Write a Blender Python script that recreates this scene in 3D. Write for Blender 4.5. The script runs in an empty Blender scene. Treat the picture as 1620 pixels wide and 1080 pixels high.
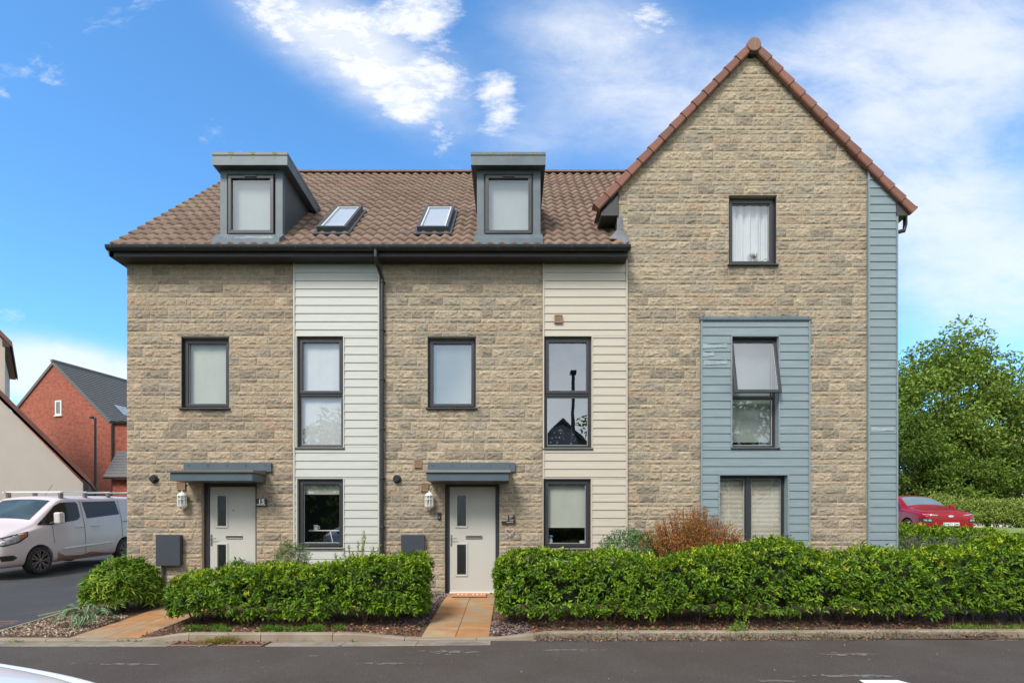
import bpy, bmesh, math, random
import numpy as np
from mathutils import Vector, Matrix
from mathutils.bvhtree import BVHTree
R = math.radians
sc = bpy.context.scene
# ---------------------------------------------------------------- camera
CD, CH, F = 10.5, 1.27, 882.0            # distance to facade, eye height, focal length in photo px
cam = bpy.data.cameras.new('camera'); co = bpy.data.objects.new('camera', cam)
sc.collection.objects.link(co); sc.camera = co
co.location = (0, -CD, CH); co.rotation_euler = (R(90), 0, 0)
cam.sensor_width = 36; cam.lens = F * 36 / 1620
cam.shift_x = 2 / 1620; cam.shift_y = 293 / 1620
cam.clip_start = 0.1; cam.clip_end = 3000
# ---------------------------------------------------------------- colour
sc.view_settings.view_transform = 'Standard'; sc.view_settings.look = 'None'
sc.view_settings.exposure = 1.38; sc.view_settings.gamma = 1.0
# ---------------------------------------------------------------- sun and sky
SUN_D = Vector((-0.42, -0.78, 0.95)).normalized()
sl = bpy.data.lights.new('sun', 'SUN'); so = bpy.data.objects.new('sun', sl); sc.collection.objects.link(so)
sl.energy = 1.5; sl.angle = R(18); sl.color = (1.0, 0.95, 0.87)
so.rotation_euler = SUN_D.to_track_quat('Z', 'Y').to_euler(); so.location = (-10, -20, 30)
w = bpy.data.worlds.new('World'); sc.world = w; w.use_nodes = True
nt = w.node_tree; nt.nodes.clear()
def wn(t, **k):
    n = nt.nodes.new(t)
    for a, b in k.items(): setattr(n, a, b)
    return n
def wl(a, b): nt.links.new(a, b)
def m(op, a, b=None, c=None, clamp=False):
    n = wn('ShaderNodeMath', operation=op, use_clamp=clamp)
    for i, v in enumerate((a, b, c)):
        if v is None: continue
        if isinstance(v, (int, float)): n.inputs[i].default_value = v
        else: wl(v, n.inputs[i])
    return n.outputs[0]
def sstep(v, a, b):
    n = wn('ShaderNodeMapRange', interpolation_type='SMOOTHSTEP'); wl(v, n.inputs[0])
    n.inputs[1].default_value = a; n.inputs[2].default_value = b
    return n.outputs[0]
sky = wn('ShaderNodeTexSky', sky_type='NISHITA', sun_disc=False)
sky.sun_elevation = math.asin(SUN_D.z); sky.sun_rotation = math.atan2(SUN_D.x, SUN_D.y)
sky.air_density = 1.0; sky.dust_density = 0.4; sky.ozone_density = 3.0
tc = wn('ShaderNodeTexCoord'); sx = wn('ShaderNodeSeparateXYZ'); wl(tc.outputs['Generated'], sx.inputs[0])
dx, dy, dz = sx.outputs
ady = m('MAXIMUM', dy, 0.05)
u = m('DIVIDE', dx, ady); v = m('DIVIDE', dz, ady)
cv = wn('ShaderNodeCombineXYZ'); wl(u, cv.inputs[0]); wl(v, cv.inputs[1])
def wnoise(scale, detail, rough, dist=0, rot=0, stretch=(1, 1, 1), src=None, off=(0, 0, 0)):
    mp = wn('ShaderNodeMapping'); wl(src or cv.outputs[0], mp.inputs[0])
    mp.inputs['Rotation'].default_value = (0, 0, rot); mp.inputs['Scale'].default_value = stretch; mp.inputs['Location'].default_value = off
    n = wn('ShaderNodeTexNoise'); wl(mp.outputs[0], n.inputs['Vector'])
    n.inputs['Scale'].default_value = scale; n.inputs['Detail'].default_value = detail
    n.inputs['Roughness'].default_value = rough; n.inputs['Distortion'].default_value = dist
    return n.outputs[0]
def blob(px, py, rx, ry, ang, st):
    cu, cvv = (px - 808) / F, (833 - py) / F
    a = m('SUBTRACT', u, cu); b = m('SUBTRACT', v, cvv)
    ca, sa = math.cos(R(ang)), math.sin(R(ang))
    p = m('ADD', m('MULTIPLY', a, ca * F / rx), m('MULTIPLY', b, sa * F / rx))
    q = m('ADD', m('MULTIPLY', a, -sa * F / ry), m('MULTIPLY', b, ca * F / ry))
    r2 = m('ADD', m('MULTIPLY', p, p), m('MULTIPLY', q, q))
    return m('MULTIPLY', m('POWER', 2.718, m('MULTIPLY', r2, -1.0)), st)
def total(bl):
    t = blob(*bl[0])
    for b in bl[1:]: t = m('ADD', t, blob(*b))
    return t
n1 = wnoise(6.5, 10, 0.68, 0.25, R(35), (0.8, 1.6, 1))
n2 = wnoise(2.2, 7, 0.55, 0.8, R(-30), (0.6, 1.7, 1), off=(3, 1, 0))
crisp = total([(460, 40, 140, 42, -28, .66), (585, 105, 160, 52, -38, .60), (672, 60, 55, 90, -10, .52), (690, 130, 55, 50, 0, .30), (570, 20, 200, 30, -5, .42),
               (790, 140, 34, 42, 10, .62), (790, 195, 42, 36, -30, .58), (640, 150, 90, 22, -35, .30), (450, 95, 40, 16, -10, .25), (600, 180, 40, 20, 0, .22),
               (735, 255, 60, 30, -20, .16), (5, 148, 14, 9, -30, .50), (955, 120, 90, 80, -50, .34), (990, 30, 120, 50, 0, .25), (700, 230, 30, 20, 0, .18)])
soft = total([(560, 85, 220, 80, -33, 1.05), (960, 100, 150, 130, -30, .72), (860, 30, 120, 50, 0, .3), (1300, 80, 260, 80, 15, .75), (1440, 190, 260, 120, 30, .80), (1580, 60, 160, 110, 0, .35),
              (1620, 440, 260, 150, 10, .85), (1500, 320, 140, 80, 30, .40), (70, 575, 190, 42, -8, 1.0), (180, 610, 120, 40, 0, .8), (0, 600, 120, 60, 0, .9), (840, 230, 60, 40, 0, .30), (40, 300, 120, 120, 0, .08), (1100, 200, 120, 90, 0, .3)])
n4 = wnoise(17, 8, 0.65, 0.6, R(30), (0.7, 1.5, 1), off=(1, 2, 0))
c1 = sstep(m('ADD', m('MULTIPLY', m('MINIMUM', crisp, 0.95), 1.0), m('MULTIPLY', m('SUBTRACT', n1, 0.5), 2.6)), 0.24, 0.92)
c2 = sstep(m('MULTIPLY', soft, m('ADD', m('ADD', m('MULTIPLY', n2, 1.3), m('MULTIPLY', n1, 1.3)), -0.45)), 0.08, 1.05)
c1 = m('MULTIPLY', c1, m('ADD', 0.48, m('MULTIPLY', sstep(n4, 0.32, 0.56), 0.52)))
front = m('MAXIMUM', m('MULTIPLY', c1, 0.95), m('MULTIPLY', c2, 0.78))
n3 = wnoise(1.8, 6, 0.55, 0.3, src=tc.outputs['Generated'])
isf = sstep(dy, 0.02, 0.15)
back = m('ADD', 0.55, m('MULTIPLY', n3, 0.5), clamp=True)
dens = m('ADD', m('MULTIPLY', isf, front), m('MULTIPLY', m('SUBTRACT', 1, isf), back), clamp=True)
tint = wn('ShaderNodeMix', data_type='RGBA', blend_type='MULTIPLY'); tint.inputs[0].default_value = 1
wl(sky.outputs[0], tint.inputs[6]); tint.inputs[7].default_value = (0.60, 0.99, 1.19, 1)
ccol = wn('ShaderNodeMix', data_type='RGBA'); wl(isf, ccol.inputs[0])
gr = wn('ShaderNodeMix', data_type='RGBA'); wl(sstep(n3, .35, .65), gr.inputs[0])
gr.inputs[6].default_value = (3.2, 3.35, 3.45, 1); gr.inputs[7].default_value = (6.6, 6.6, 6.5, 1)
wl(gr.outputs[2], ccol.inputs[6]); ccol.inputs[7].default_value = (4.0, 4.1, 4.25, 1)
mx = wn('ShaderNodeMix', data_type='RGBA'); wl(dens, mx.inputs[0]); wl(tint.outputs[2], mx.inputs[6]); wl(ccol.outputs[2], mx.inputs[7])
bg = wn('ShaderNodeBackground'); bg.inputs['Strength'].default_value = 0.1; wl(mx.outputs[2], bg.inputs[0])
wo = wn('ShaderNodeOutputWorld'); wl(bg.outputs[0], wo.inputs[0])

# ---------------------------------------------------------------- helpers
def PX(px, Y=0.0): return (px - 808) * (Y + CD) / F
def PZ(py, Y=0.0): return CH + (833 - py) * (Y + CD) / F
col = sc.collection
INV = {}
def rgba(c): return (c[0], c[1], c[2], 1)
def mat(name, c, rough=0.6, var=0.12, vs=6.0, bump=0.0, bs=40.0, metal=0.0, spec=0.5, c2=None, c2s=2.0, c2r=(0.45, 0.62), attr=False, trans=0.0, coat=0.0, stretch=None, dirt=None):
    mt = bpy.data.materials.new(name); mt.use_nodes = True; t = mt.node_tree; N = t.nodes; L = t.links
    b = N['Principled BSDF']; b.inputs['Roughness'].default_value = rough; b.inputs['Metallic'].default_value = metal
    b.inputs['Specular IOR Level'].default_value = spec; b.inputs['Coat Weight'].default_value = coat; b.inputs['Coat Roughness'].default_value = .05
    tcn = N.new('ShaderNodeTexCoord'); src = tcn.outputs['Object']
    if stretch:
        mp = N.new('ShaderNodeMapping'); mp.inputs['Scale'].default_value = stretch; L.new(src, mp.inputs[0]); src = mp.outputs[0]
    def noise(s, d=4, r=.6):
        n = N.new('ShaderNodeTexNoise'); L.new(src, n.inputs['Vector']); n.inputs['Scale'].default_value = s; n.inputs['Detail'].default_value = d; n.inputs['Roughness'].default_value = r
        return n.outputs[0]
    if attr:
        a = N.new('ShaderNodeAttribute'); a.attribute_name = 'col'; base = a.outputs['Color']
    else:
        q = N.new('ShaderNodeRGB'); q.outputs[0].default_value = rgba(c); base = q.outputs[0]
    if c2 is not None:
        mr = N.new('ShaderNodeMapRange'); L.new(noise(c2s, 6), mr.inputs[0]); mr.inputs[1].default_value = c2r[0]; mr.inputs[2].default_value = c2r[1]
        k = N.new('ShaderNodeMix'); k.data_type = 'RGBA'; L.new(mr.outputs[0], k.inputs[0]); L.new(base, k.inputs[6]); k.inputs[7].default_value = rgba(c2); base = k.outputs[2]
    if var:
        mr = N.new('ShaderNodeMapRange'); L.new(noise(vs, 6), mr.inputs[0]); mr.inputs[1].default_value = .3; mr.inputs[2].default_value = .7
        mr.inputs[3].default_value = 1 - var; mr.inputs[4].default_value = 1 + var
        k = N.new('ShaderNodeMix'); k.data_type = 'RGBA'; k.blend_type = 'MULTIPLY'; k.inputs[0].default_value = 1; L.new(base, k.inputs[6]); L.new(mr.outputs[0], k.inputs[7]); base = k.outputs[2]
    L.new(base, b.inputs['Base Color'])
    if bump:
        bn = N.new('ShaderNodeBump'); bn.inputs['Strength'].default_value = bump; bn.inputs['Distance'].default_value = 0.01
        L.new(noise(bs, 5, .65), bn.inputs['Height']); L.new(bn.outputs[0], b.inputs['Normal'])
    if trans:
        tr = N.new('ShaderNodeBsdfTranslucent'); L.new(base, tr.inputs[0]); ms = N.new('ShaderNodeMixShader'); ms.inputs[0].default_value = trans
        L.new(b.outputs[0], ms.inputs[1]); L.new(tr.outputs[0], ms.inputs[2]); L.new(ms.outputs[0], N['Material Output'].inputs[0])
    return mt
def glass(name, refl=0.25, tint=(1, 1, 1), rough=0.0):
    mt = bpy.data.materials.new(name); mt.use_nodes = True; t = mt.node_tree; N = t.nodes; L = t.links; N.remove(N['Principled BSDF'])
    g = N.new('ShaderNodeBsdfGlossy'); g.inputs['Roughness'].default_value = rough; tr = N.new('ShaderNodeBsdfTransparent'); tr.inputs[0].default_value = rgba(tint)
    lw = N.new('ShaderNodeLayerWeight'); lw.inputs[0].default_value = .5; fr = N.new('ShaderNodeMath'); fr.operation = 'POWER'; L.new(lw.outputs['Facing'], fr.inputs[0]); fr.inputs[1].default_value = 4.0; a = N.new('ShaderNodeMath'); a.operation = 'ADD'; a.use_clamp = True
    L.new(fr.outputs[0], a.inputs[0]); a.inputs[1].default_value = refl
    tcn = N.new('ShaderNodeTexCoord'); n = N.new('ShaderNodeTexNoise'); n.inputs['Scale'].default_value = 2.0; L.new(tcn.outputs['Object'], n.inputs[0])
    bn = N.new('ShaderNodeBump'); bn.inputs['Strength'].default_value = .025; bn.inputs['Distance'].default_value = .02; L.new(n.outputs[0], bn.inputs['Height']); L.new(bn.outputs[0], g.inputs['Normal'])
    ms = N.new('ShaderNodeMixShader'); L.new(a.outputs[0], ms.inputs[0]); L.new(tr.outputs[0], ms.inputs[1]); L.new(g.outputs[0], ms.inputs[2]); L.new(ms.outputs[0], N['Material Output'].inputs[0])
    return mt
def brick_mat(name, c1, c2, mortar, scale=1.0, bw=.225, bh=.075, rot=(R(90), 0, 0)):
    mt = bpy.data.materials.new(name); mt.use_nodes = True; t = mt.node_tree; N = t.nodes; L = t.links; b = N['Principled BSDF']; b.inputs['Roughness'].default_value = .85
    tcn = N.new('ShaderNodeTexCoord'); mp = N.new('ShaderNodeMapping'); mp.inputs['Rotation'].default_value = rot; L.new(tcn.outputs['Object'], mp.inputs[0])
    k = N.new('ShaderNodeTexBrick'); L.new(mp.outputs[0], k.inputs[0]); k.inputs['Scale'].default_value = scale
    k.inputs['Color1'].default_value = rgba(c1); k.inputs['Color2'].default_value = rgba(c2); k.inputs['Mortar'].default_value = rgba(mortar)
    k.inputs['Brick Width'].default_value = bw; k.inputs['Row Height'].default_value = bh; k.inputs['Mortar Size'].default_value = .008
    n = N.new('ShaderNodeTexNoise'); n.inputs['Scale'].default_value = 5; n.inputs['Detail'].default_value = 6; L.new(tcn.outputs['Object'], n.inputs[0])
    x = N.new('ShaderNodeMix'); x.data_type = 'RGBA'; x.blend_type = 'OVERLAY'; x.inputs[0].default_value = .6; L.new(k.outputs[0], x.inputs[6]); L.new(n.outputs[0], x.inputs[7]); L.new(x.outputs[2], b.inputs['Base Color'])
    return mt
def link(o, parent=None):
    col.objects.link(o)
    if parent is not None:
        o.parent = parent; o.matrix_parent_inverse = INV.get(parent.name, Matrix.Identity(4))
    return o
def tag(o, label=None, cat=None, group=None, kind=None):
    if label: o['label'] = label
    if cat: o['category'] = cat
    if group: o['group'] = group
    if kind: o['kind'] = kind
    return o
def empty(name, loc, label, cat, group=None, rz=0, rx=0, local=False):
    o = bpy.data.objects.new(name, None); o.empty_display_size = .2; o.location = loc; o.rotation_euler = (rx, 0, rz); col.objects.link(o)
    if not local: INV[o.name] = (Matrix.Translation(loc) @ Matrix.Rotation(rz, 4, 'Z')).inverted()
    return tag(o, label, cat, group)
class MB:
    def __init__(s): s.v = []; s.f = []; s.c = []; s.mi = []; s.cc = None; s.m = 0
    def add(s, vs, fs):
        o = len(s.v); s.v += [tuple(p) for p in vs]; s.f += [tuple(i + o for i in f) for f in fs]; s.mi += [s.m] * len(fs)
        if s.cc is not None: s.c += [rgba(s.cc)] * len(vs)
        return s
    def box(s, x0, x1, y0, y1, z0, z1):
        return s.add([(x0, y0, z0), (x1, y0, z0), (x1, y1, z0), (x0, y1, z0), (x0, y0, z1), (x1, y0, z1), (x1, y1, z1), (x0, y1, z1)],
                     [(0, 3, 2, 1), (4, 5, 6, 7), (0, 1, 5, 4), (1, 2, 6, 5), (2, 3, 7, 6), (3, 0, 4, 7)])
    def prism(s, poly, a, b, ax='y'):          # poly (p,q); ax y: (x,z); x: (y,z); z: (x,y)
        n = len(poly)
        f = {'y': lambda p, t: (p[0], t, p[1]), 'x': lambda p, t: (t, p[0], p[1]), 'z': lambda p, t: (p[0], p[1], t)}[ax]
        return s.add([f(p, a) for p in poly] + [f(p, b) for p in poly], [tuple(range(n)), tuple(range(2 * n - 1, n - 1, -1))] + [(i, i + n, (i + 1) % n + n, (i + 1) % n) for i in range(n)])
    def tube(s, pts, r, n=10, cap=True):
        pts = [Vector(p) for p in pts]; rs = r if isinstance(r, (list, tuple)) else [r] * len(pts); vs = []; fs = []; pu = None
        for i, p in enumerate(pts):
            d = (pts[min(i + 1, len(pts) - 1)] - pts[max(i - 1, 0)]).normalized()
            if pu is None: pu = d.orthogonal().normalized()
            pu = (pu - d * pu.dot(d)).normalized(); q = d.cross(pu)
            for k in range(n):
                a = 2 * math.pi * k / n; vs.append(p + (pu * math.cos(a) + q * math.sin(a)) * rs[i])
        for i in range(len(pts) - 1):
            for k in range(n): fs.append((i * n + k, i * n + (k + 1) % n, (i + 1) * n + (k + 1) % n, (i + 1) * n + k))
        if cap: fs += [tuple(range(n - 1, -1, -1)), tuple(range((len(pts) - 1) * n, len(pts) * n))]
        return s.add(vs, fs)
    def lathe(s, prof, c, n=20, ax='z', cap=True):       # prof [(r,h)]
        vs = []; fs = []
        for r, h in prof:
            for k in range(n):
                a = 2 * math.pi * k / n; x, y = r * math.cos(a), r * math.sin(a)
                vs.append({'z': (c[0] + x, c[1] + y, c[2] + h), 'y': (c[0] + x, c[1] + h, c[2] + y), 'x': (c[0] + h, c[1] + x, c[2] + y)}[ax])
        for i in range(len(prof) - 1):
            for k in range(n): fs.append((i * n + k, i * n + (k + 1) % n, (i + 1) * n + (k + 1) % n, (i + 1) * n + k))
        if cap: fs += [tuple(range(n - 1, -1, -1)), tuple(range((len(prof) - 1) * n, len(prof) * n))]
        return s.add(vs, fs)
    def rect_frame(s, x0, x1, z0, z1, t, y0, y1, tb=None, tt=None):
        tb = t if tb is None else tb; tt = t if tt is None else tt
        s.box(x0, x1, y0, y1, z1 - tt, z1); s.box(x0, x1, y0, y1, z0, z0 + tb)
        s.box(x0, x0 + t, y0, y1, z0 + tb, z1 - tt); s.box(x1 - t, x1, y0, y1, z0 + tb, z1 - tt); return s
    def build(s, name, mt, parent=None, bevel=0, smooth=False, clip=None, fixn=True):
        me = bpy.data.meshes.new(name); me.from_pydata(s.v, [], s.f)
        for x in (mt if isinstance(mt, (list, tuple)) else [mt]): me.materials.append(x)
        if any(s.mi): me.polygons.foreach_set('material_index', s.mi)
        if s.c and len(s.c) == len(s.v):
            a = me.color_attributes.new('col', 'FLOAT_COLOR', 'POINT'); a.data.foreach_set('color', np.array(s.c, dtype=np.float32).ravel())
        if fixn or clip:
            b = bmesh.new(); b.from_mesh(me)
            for pc, pn in (clip or []): bmesh.ops.bisect_plane(b, geom=b.verts[:] + b.edges[:] + b.faces[:], plane_co=pc, plane_no=pn, clear_outer=True)
            if fixn: bmesh.ops.recalc_face_normals(b, faces=b.faces)
            b.to_mesh(me); b.free()
        if smooth:
            me.polygons.foreach_set('use_smooth', [True] * len(me.polygons))
            try: me.set_sharp_from_angle(angle=R(40))
            except Exception: pass
        o = link(bpy.data.objects.new(name, me), parent)
        if bevel:
            bm_ = o.modifiers.new('bevel', 'BEVEL'); bm_.width = bevel; bm_.segments = 2; bm_.limit_method = 'ANGLE'; bm_.angle_limit = R(50)
        return o
def fast(name, V, Fc, mt, parent=None, C=None, smooth=False, clip=None):
    me = bpy.data.meshes.new(name); V = np.asarray(V, np.float32); Fc = np.asarray(Fc, np.int32); k = Fc.shape[1]
    me.vertices.add(len(V)); me.vertices.foreach_set('co', V.ravel()); me.loops.add(Fc.size); me.loops.foreach_set('vertex_index', Fc.ravel())
    me.polygons.add(len(Fc)); me.polygons.foreach_set('loop_start', np.arange(0, Fc.size, k, dtype=np.int32))
    me.materials.append(mt)
    if C is not None:
        C = np.asarray(C, np.float32); C = np.concatenate([C, np.ones((len(C), 1), np.float32)], 1)
    me.update(calc_edges=True); me.validate()
    if C is not None:
        a = me.color_attributes.new('col', 'FLOAT_COLOR', 'POINT'); a.data.foreach_set('color', C.ravel())
    if clip:
        b = bmesh.new(); b.from_mesh(me)
        for pc, pn in clip: bmesh.ops.bisect_plane(b, geom=b.verts[:] + b.edges[:] + b.faces[:], plane_co=pc, plane_no=pn, clear_outer=True)
        b.to_mesh(me); b.free()
    if smooth: me.polygons.foreach_set('use_smooth', [True] * len(me.polygons))
    return link(bpy.data.objects.new(name, me), parent)
def sub_rect(rects, h):
    out = []
    for (a, b, c, d) in rects:
        x0, x1, z0, z1 = h
        if x0 >= b or x1 <= a or z0 >= d or z1 <= c: out.append((a, b, c, d)); continue
        if z1 < d: out.append((a, b, z1, d))
        if z0 > c: out.append((a, b, c, z0))
        lo, hi = max(c, z0), min(d, z1)
        if x0 > a: out.append((a, x0, lo, hi))
        if x1 < b: out.append((x1, b, lo, hi))
    return out
def vn(x, y, seed=0):
    x = np.asarray(x, float); y = np.asarray(y, float); xi = np.floor(x).astype(np.int64); yi = np.floor(y).astype(np.int64); fx = x - xi; fy = y - yi
    fx = fx * fx * (3 - 2 * fx); fy = fy * fy * (3 - 2 * fy)
    def h(a, b):
        q = (a * 374761393 + b * 668265263 + seed * 2246822519) & 0xffffffff; q = ((q ^ (q >> 13)) * 1274126177) & 0xffffffff; return ((q ^ (q >> 16)) & 0xffff) / 65535.0
    return (h(xi, yi) * (1 - fx) + h(xi + 1, yi) * fx) * (1 - fy) + (h(xi, yi + 1) * (1 - fx) + h(xi + 1, yi + 1) * fx) * fy
def sm(a, b, x):
    t = np.clip((np.asarray(x, float) - a) / (b - a), 0, 1); return t * t * (3 - 2 * t)
def H(x, y):                                # terrain height
    x = np.asarray(x, float); y = np.asarray(y, float)
    z = -0.20 + 0.035 * sm(-3.35, -3.1, y) + 0.155 * sm(-3.2, -0.3, y)
    zl = -0.20 + 0.20 * np.clip((y + 3.2) / 6.9, 0, 1) + 0.2 * np.clip((y - 3.7) / 3, 0, 1) + .1 * sm(6.7, 14, y)
    z = z + (zl - z) * sm(-7.0, -7.6, x)
    zr = z + 0.98 * sm(-1.0, 8.0, y) + .30 * sm(8, 15, y)
    z = z + (zr - z) * sm(7.6, 10.5, x)
    return z
# ---------------------------------------------------------------- materials
M = {}
M['block'] = mat('split_face_block', None, .92, .32, 55, 1.0, 80, attr=True)
M['mortar'] = mat('buff_mortar', (.43, .34, .225), .95, .10, 12, .5, 60)
M['anth'] = mat('anthracite_frame', (.031, .031, .036), .42, .08, 8)
M['anth2'] = mat('anthracite_frame_reveal', (.030, .030, .033), .6, .05, 8)
M['blackp'] = mat('black_gutter_plastic', (.018, .018, .020), .35, .1, 5)
M['fascia'] = mat('dark_grey_fascia', (.045, .043, .042), .5, .1, 4)
M['spacer'] = mat('glazing_bead_grey', (.35, .36, .36), .5, .05)
M['clad_g'] = mat('weatherboard_grey_white', (.47, .475, .435), .6, .03, 3, .08, 60, stretch=(1, 1, 12), c2=(.42, .42, .37), c2s=1.3, c2r=(.5, .8))
M['clad_c'] = mat('weatherboard_cream', (.48, .43, .355), .6, .03, 3, .08, 60, stretch=(1, 1, 12), c2=(.43, .375, .30), c2s=1.3, c2r=(.5, .8))
M['clad_b'] = mat('weatherboard_blue_grey', (.195, .250, .272), .6, .05, 3, .1, 60, stretch=(1, 1, 12), c2=(.24, .295, .31), c2s=1.5, c2r=(.5, .75))
M['chalk'] = mat('weathered_board_bloom', (.27, .325, .34), .8, .35, 14, stretch=(1, 1, 6))
M['tile'] = mat('brown_roof_tile', None, .85, .16, 9, .25, 40, attr=True)
M['verge'] = mat('terracotta_verge_tile', (.200, .085, .058), .75, .10, 6, .1, 30)
M['verge2'] = mat('ridge_end_tile', (.22, .12, .095), .8, .10, 6)
M['zinc'] = mat('blue_grey_sheet_metal', (.082, .112, .132), .45, .10, 3, c2=(.105, .135, .145), c2s=2.5)
M['zincd'] = mat('dark_grey_sheet_metal', (.060, .066, .074), .5, .10, 3)
M['moss'] = mat('moss_stain', (.20, .19, .09), .9, .3, 30)
M['ridge'] = mat('ridge_tile_brown', (.165, .095, .07), .85, .2, 8)
M['dblind'] = mat('dormer_blind', (.33, .375, .355), .85, .05, 3)
M['lead'] = mat('lead_flashing', (.13, .14, .155), .6, .2, 12, .3, 25)
M['canopy'] = mat('canopy_blue_grey', (.070, .098, .118), .45, .08, 4)
M['canopyt'] = mat('canopy_top_cover', (.22, .20, .185), .5, .08, 4)
M['brown'] = mat('canopy_top_brown', (.13, .105, .085), .5, .08, 4)
M['door'] = mat('pale_sage_door', (.47, .46, .41), .45, .025, 3)
M['white'] = mat('white_plastic', (.78, .77, .74), .45, .04, 5)
M['chrome'] = mat('brushed_chrome', (.62, .60, .57), .28, .04, 5, metal=1)
M['bronze'] = mat('letterbox_metal', (.30, .27, .24), .35, .06, 5, metal=1)
M['vent'] = mat('terracotta_vent_brick', (.33, .21, .13), .85, .1, 20)
M['meter'] = mat('meter_cupboard_grey', (.040, .045, .058), .5, .06, 6)
M['blackm'] = mat('matt_black', (.015, .014, .014), .55, .05)
M['brickstep'] = mat('brick_threshold', (.23, .13, .10), .85, .2, 20)
M['glass'] = glass('window_glass', .22); M['glass_l'] = glass('window_glass_clear', .10); M['glass_h'] = glass('window_glass_reflective', .34, (.8, .86, .86))
M['glassd'] = glass('obscured_door_glass', .14, (.55, .55, .50), .3)
M['blind'] = mat('pale_roller_blind', (.39, .41, .36), .85, .05, 4); M['blindw'] = mat('white_blind', (.56, .58, .58), .85, .04, 4); M['blind_sky'] = mat('grey_blind_sky_tone', (.27, .31, .30), .85, .05, 2)
M['slat'] = mat('venetian_slats', (.70, .66, .54), .6, .04)
M['curtain'] = mat('white_curtain', (.52, .56, .57), .9, .05, 5)
M['navy'] = mat('navy_star_fabric', (.035, .04, .065), .9, .1, 5)
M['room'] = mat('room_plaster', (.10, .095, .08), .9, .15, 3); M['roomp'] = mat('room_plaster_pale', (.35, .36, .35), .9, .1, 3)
M['asph'] = mat('asphalt', (.060, .046, .038), .88, .45, 60, .8, 120, c2=(.076, .063, .055), c2s=1.1, c2r=(.42, .72))
M['asphd'] = mat('driveway_asphalt', (.042, .040, .043), .85, .25, 70, .6, 200, c2=(.055, .050, .050), c2s=1.1)
M['conc'] = mat('concrete_kerb', (.275, .225, .165), .9, .16, 7, .5, 70, c2=(.18, .135, .09), c2s=3.5, c2r=(.45, .70))
M['concd'] = mat('channel_concrete', (.24, .20, .16), .9, .16, 9, .5, 70, c2=(.16, .13, .10), c2s=3)
M['soil'] = mat('bark_mulch', (.090, .052, .034), .95, .45, 30, 1.0, 70, c2=(.16, .085, .05), c2s=14)
M['slab'] = mat('buff_paving_slab', None, .85, .16, 5, .35, 50, attr=True, c2=(.36, .165, .055), c2s=2.6, c2r=(.42, .62))
M['grass'] = mat('lawn', (.15, .23, .045), .95, .25, 20, .8, 120, c2=(.24, .25, .08), c2s=.6)
M['leaf'] = mat('leaf', None, .50, .12, 30, attr=True, trans=.30, spec=.30)
M['leafd'] = mat('leaf_matt', None, .75, .12, 30, attr=True, trans=.30, spec=.2)
M['flake'] = mat('dry_litter', None, .85, .2, 30, attr=True)
M['bark'] = mat('bark', (.10, .075, .055), .95, .3, 20, .8, 40)
M['core_shade'] = mat('shade_core', (.022, .030, .010), .95, .3, 20)  # near-black green, paints the shade deep inside the hedges
M['iron'] = mat('rusty_cast_iron', (.24, .145, .10), .8, .3, 30)
M['pink'] = mat('pink_heart', (.62, .42, .42), .7, .1)
M['paint_w'] = mat('white_car_paint', (.74, .74, .76), .25, .02, 2, coat=.6)
M['van'] = mat('pale_pink_white_van_paint', (.60, .52, .52), .35, .03, 2, coat=.3)
M['vandirt'] = mat('mud_splash', (.30, .17, .11), .8, .3, 8)
M['red'] = mat('metallic_red_paint', (.26, .003, .009), .30, .05, 3, coat=.30, spec=.3)
M['tyre'] = mat('tyre_rubber', (.022, .021, .021), .85, .1)
M['rimd'] = mat('dark_alloy', (.19, .14, .12), .4, .1, metal=.3)
M['carglass'] = mat('dark_car_glass', (.012, .010, .010), .08, 0, spec=.35); M['vanscreen'] = mat('van_windscreen', (.045, .06, .055), .1, .6, 1.5, spec=.5); M['screen'] = mat('pale_windscreen', (.16, .20, .19), .08, .15, 2, spec=.9)
M['lamp'] = mat('headlamp_lens', (.30, .31, .33), .10, .45, 14, spec=.9); M['lampr'] = mat('tail_lamp_red', (.5, .01, .015), .15, .05); M['amber'] = mat('amber_lens', (.45, .12, .03), .2, .05)
M['dkpl'] = mat('dark_trim', (.02, .02, .021), .6, .05)
M['plate'] = mat('plate_white', (.75, .76, .72), .5, .02); M['green'] = mat('plate_green_band', (.03, .38, .25), .5, .02)
M['render_c'] = mat('cream_render', (.56, .475, .42), .9, .04, 2, .1, 30)
M['rbrick'] = brick_mat('red_brick', (.40, .085, .045), (.27, .055, .035), (.30, .16, .11))
M['greytile'] = mat('grey_roof_tile', (.135, .125, .120), .8, .12, 5)
M['browntile'] = mat('brown_verge', (.16, .065, .045), .8, .12, 5)
M['pinktile'] = mat('faded_red_tile', (.42, .24, .19), .85, .15, 6)
M['darkbrick'] = mat('dark_brown_brick', (.13, .085, .06), .9, .15, 6)
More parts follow.
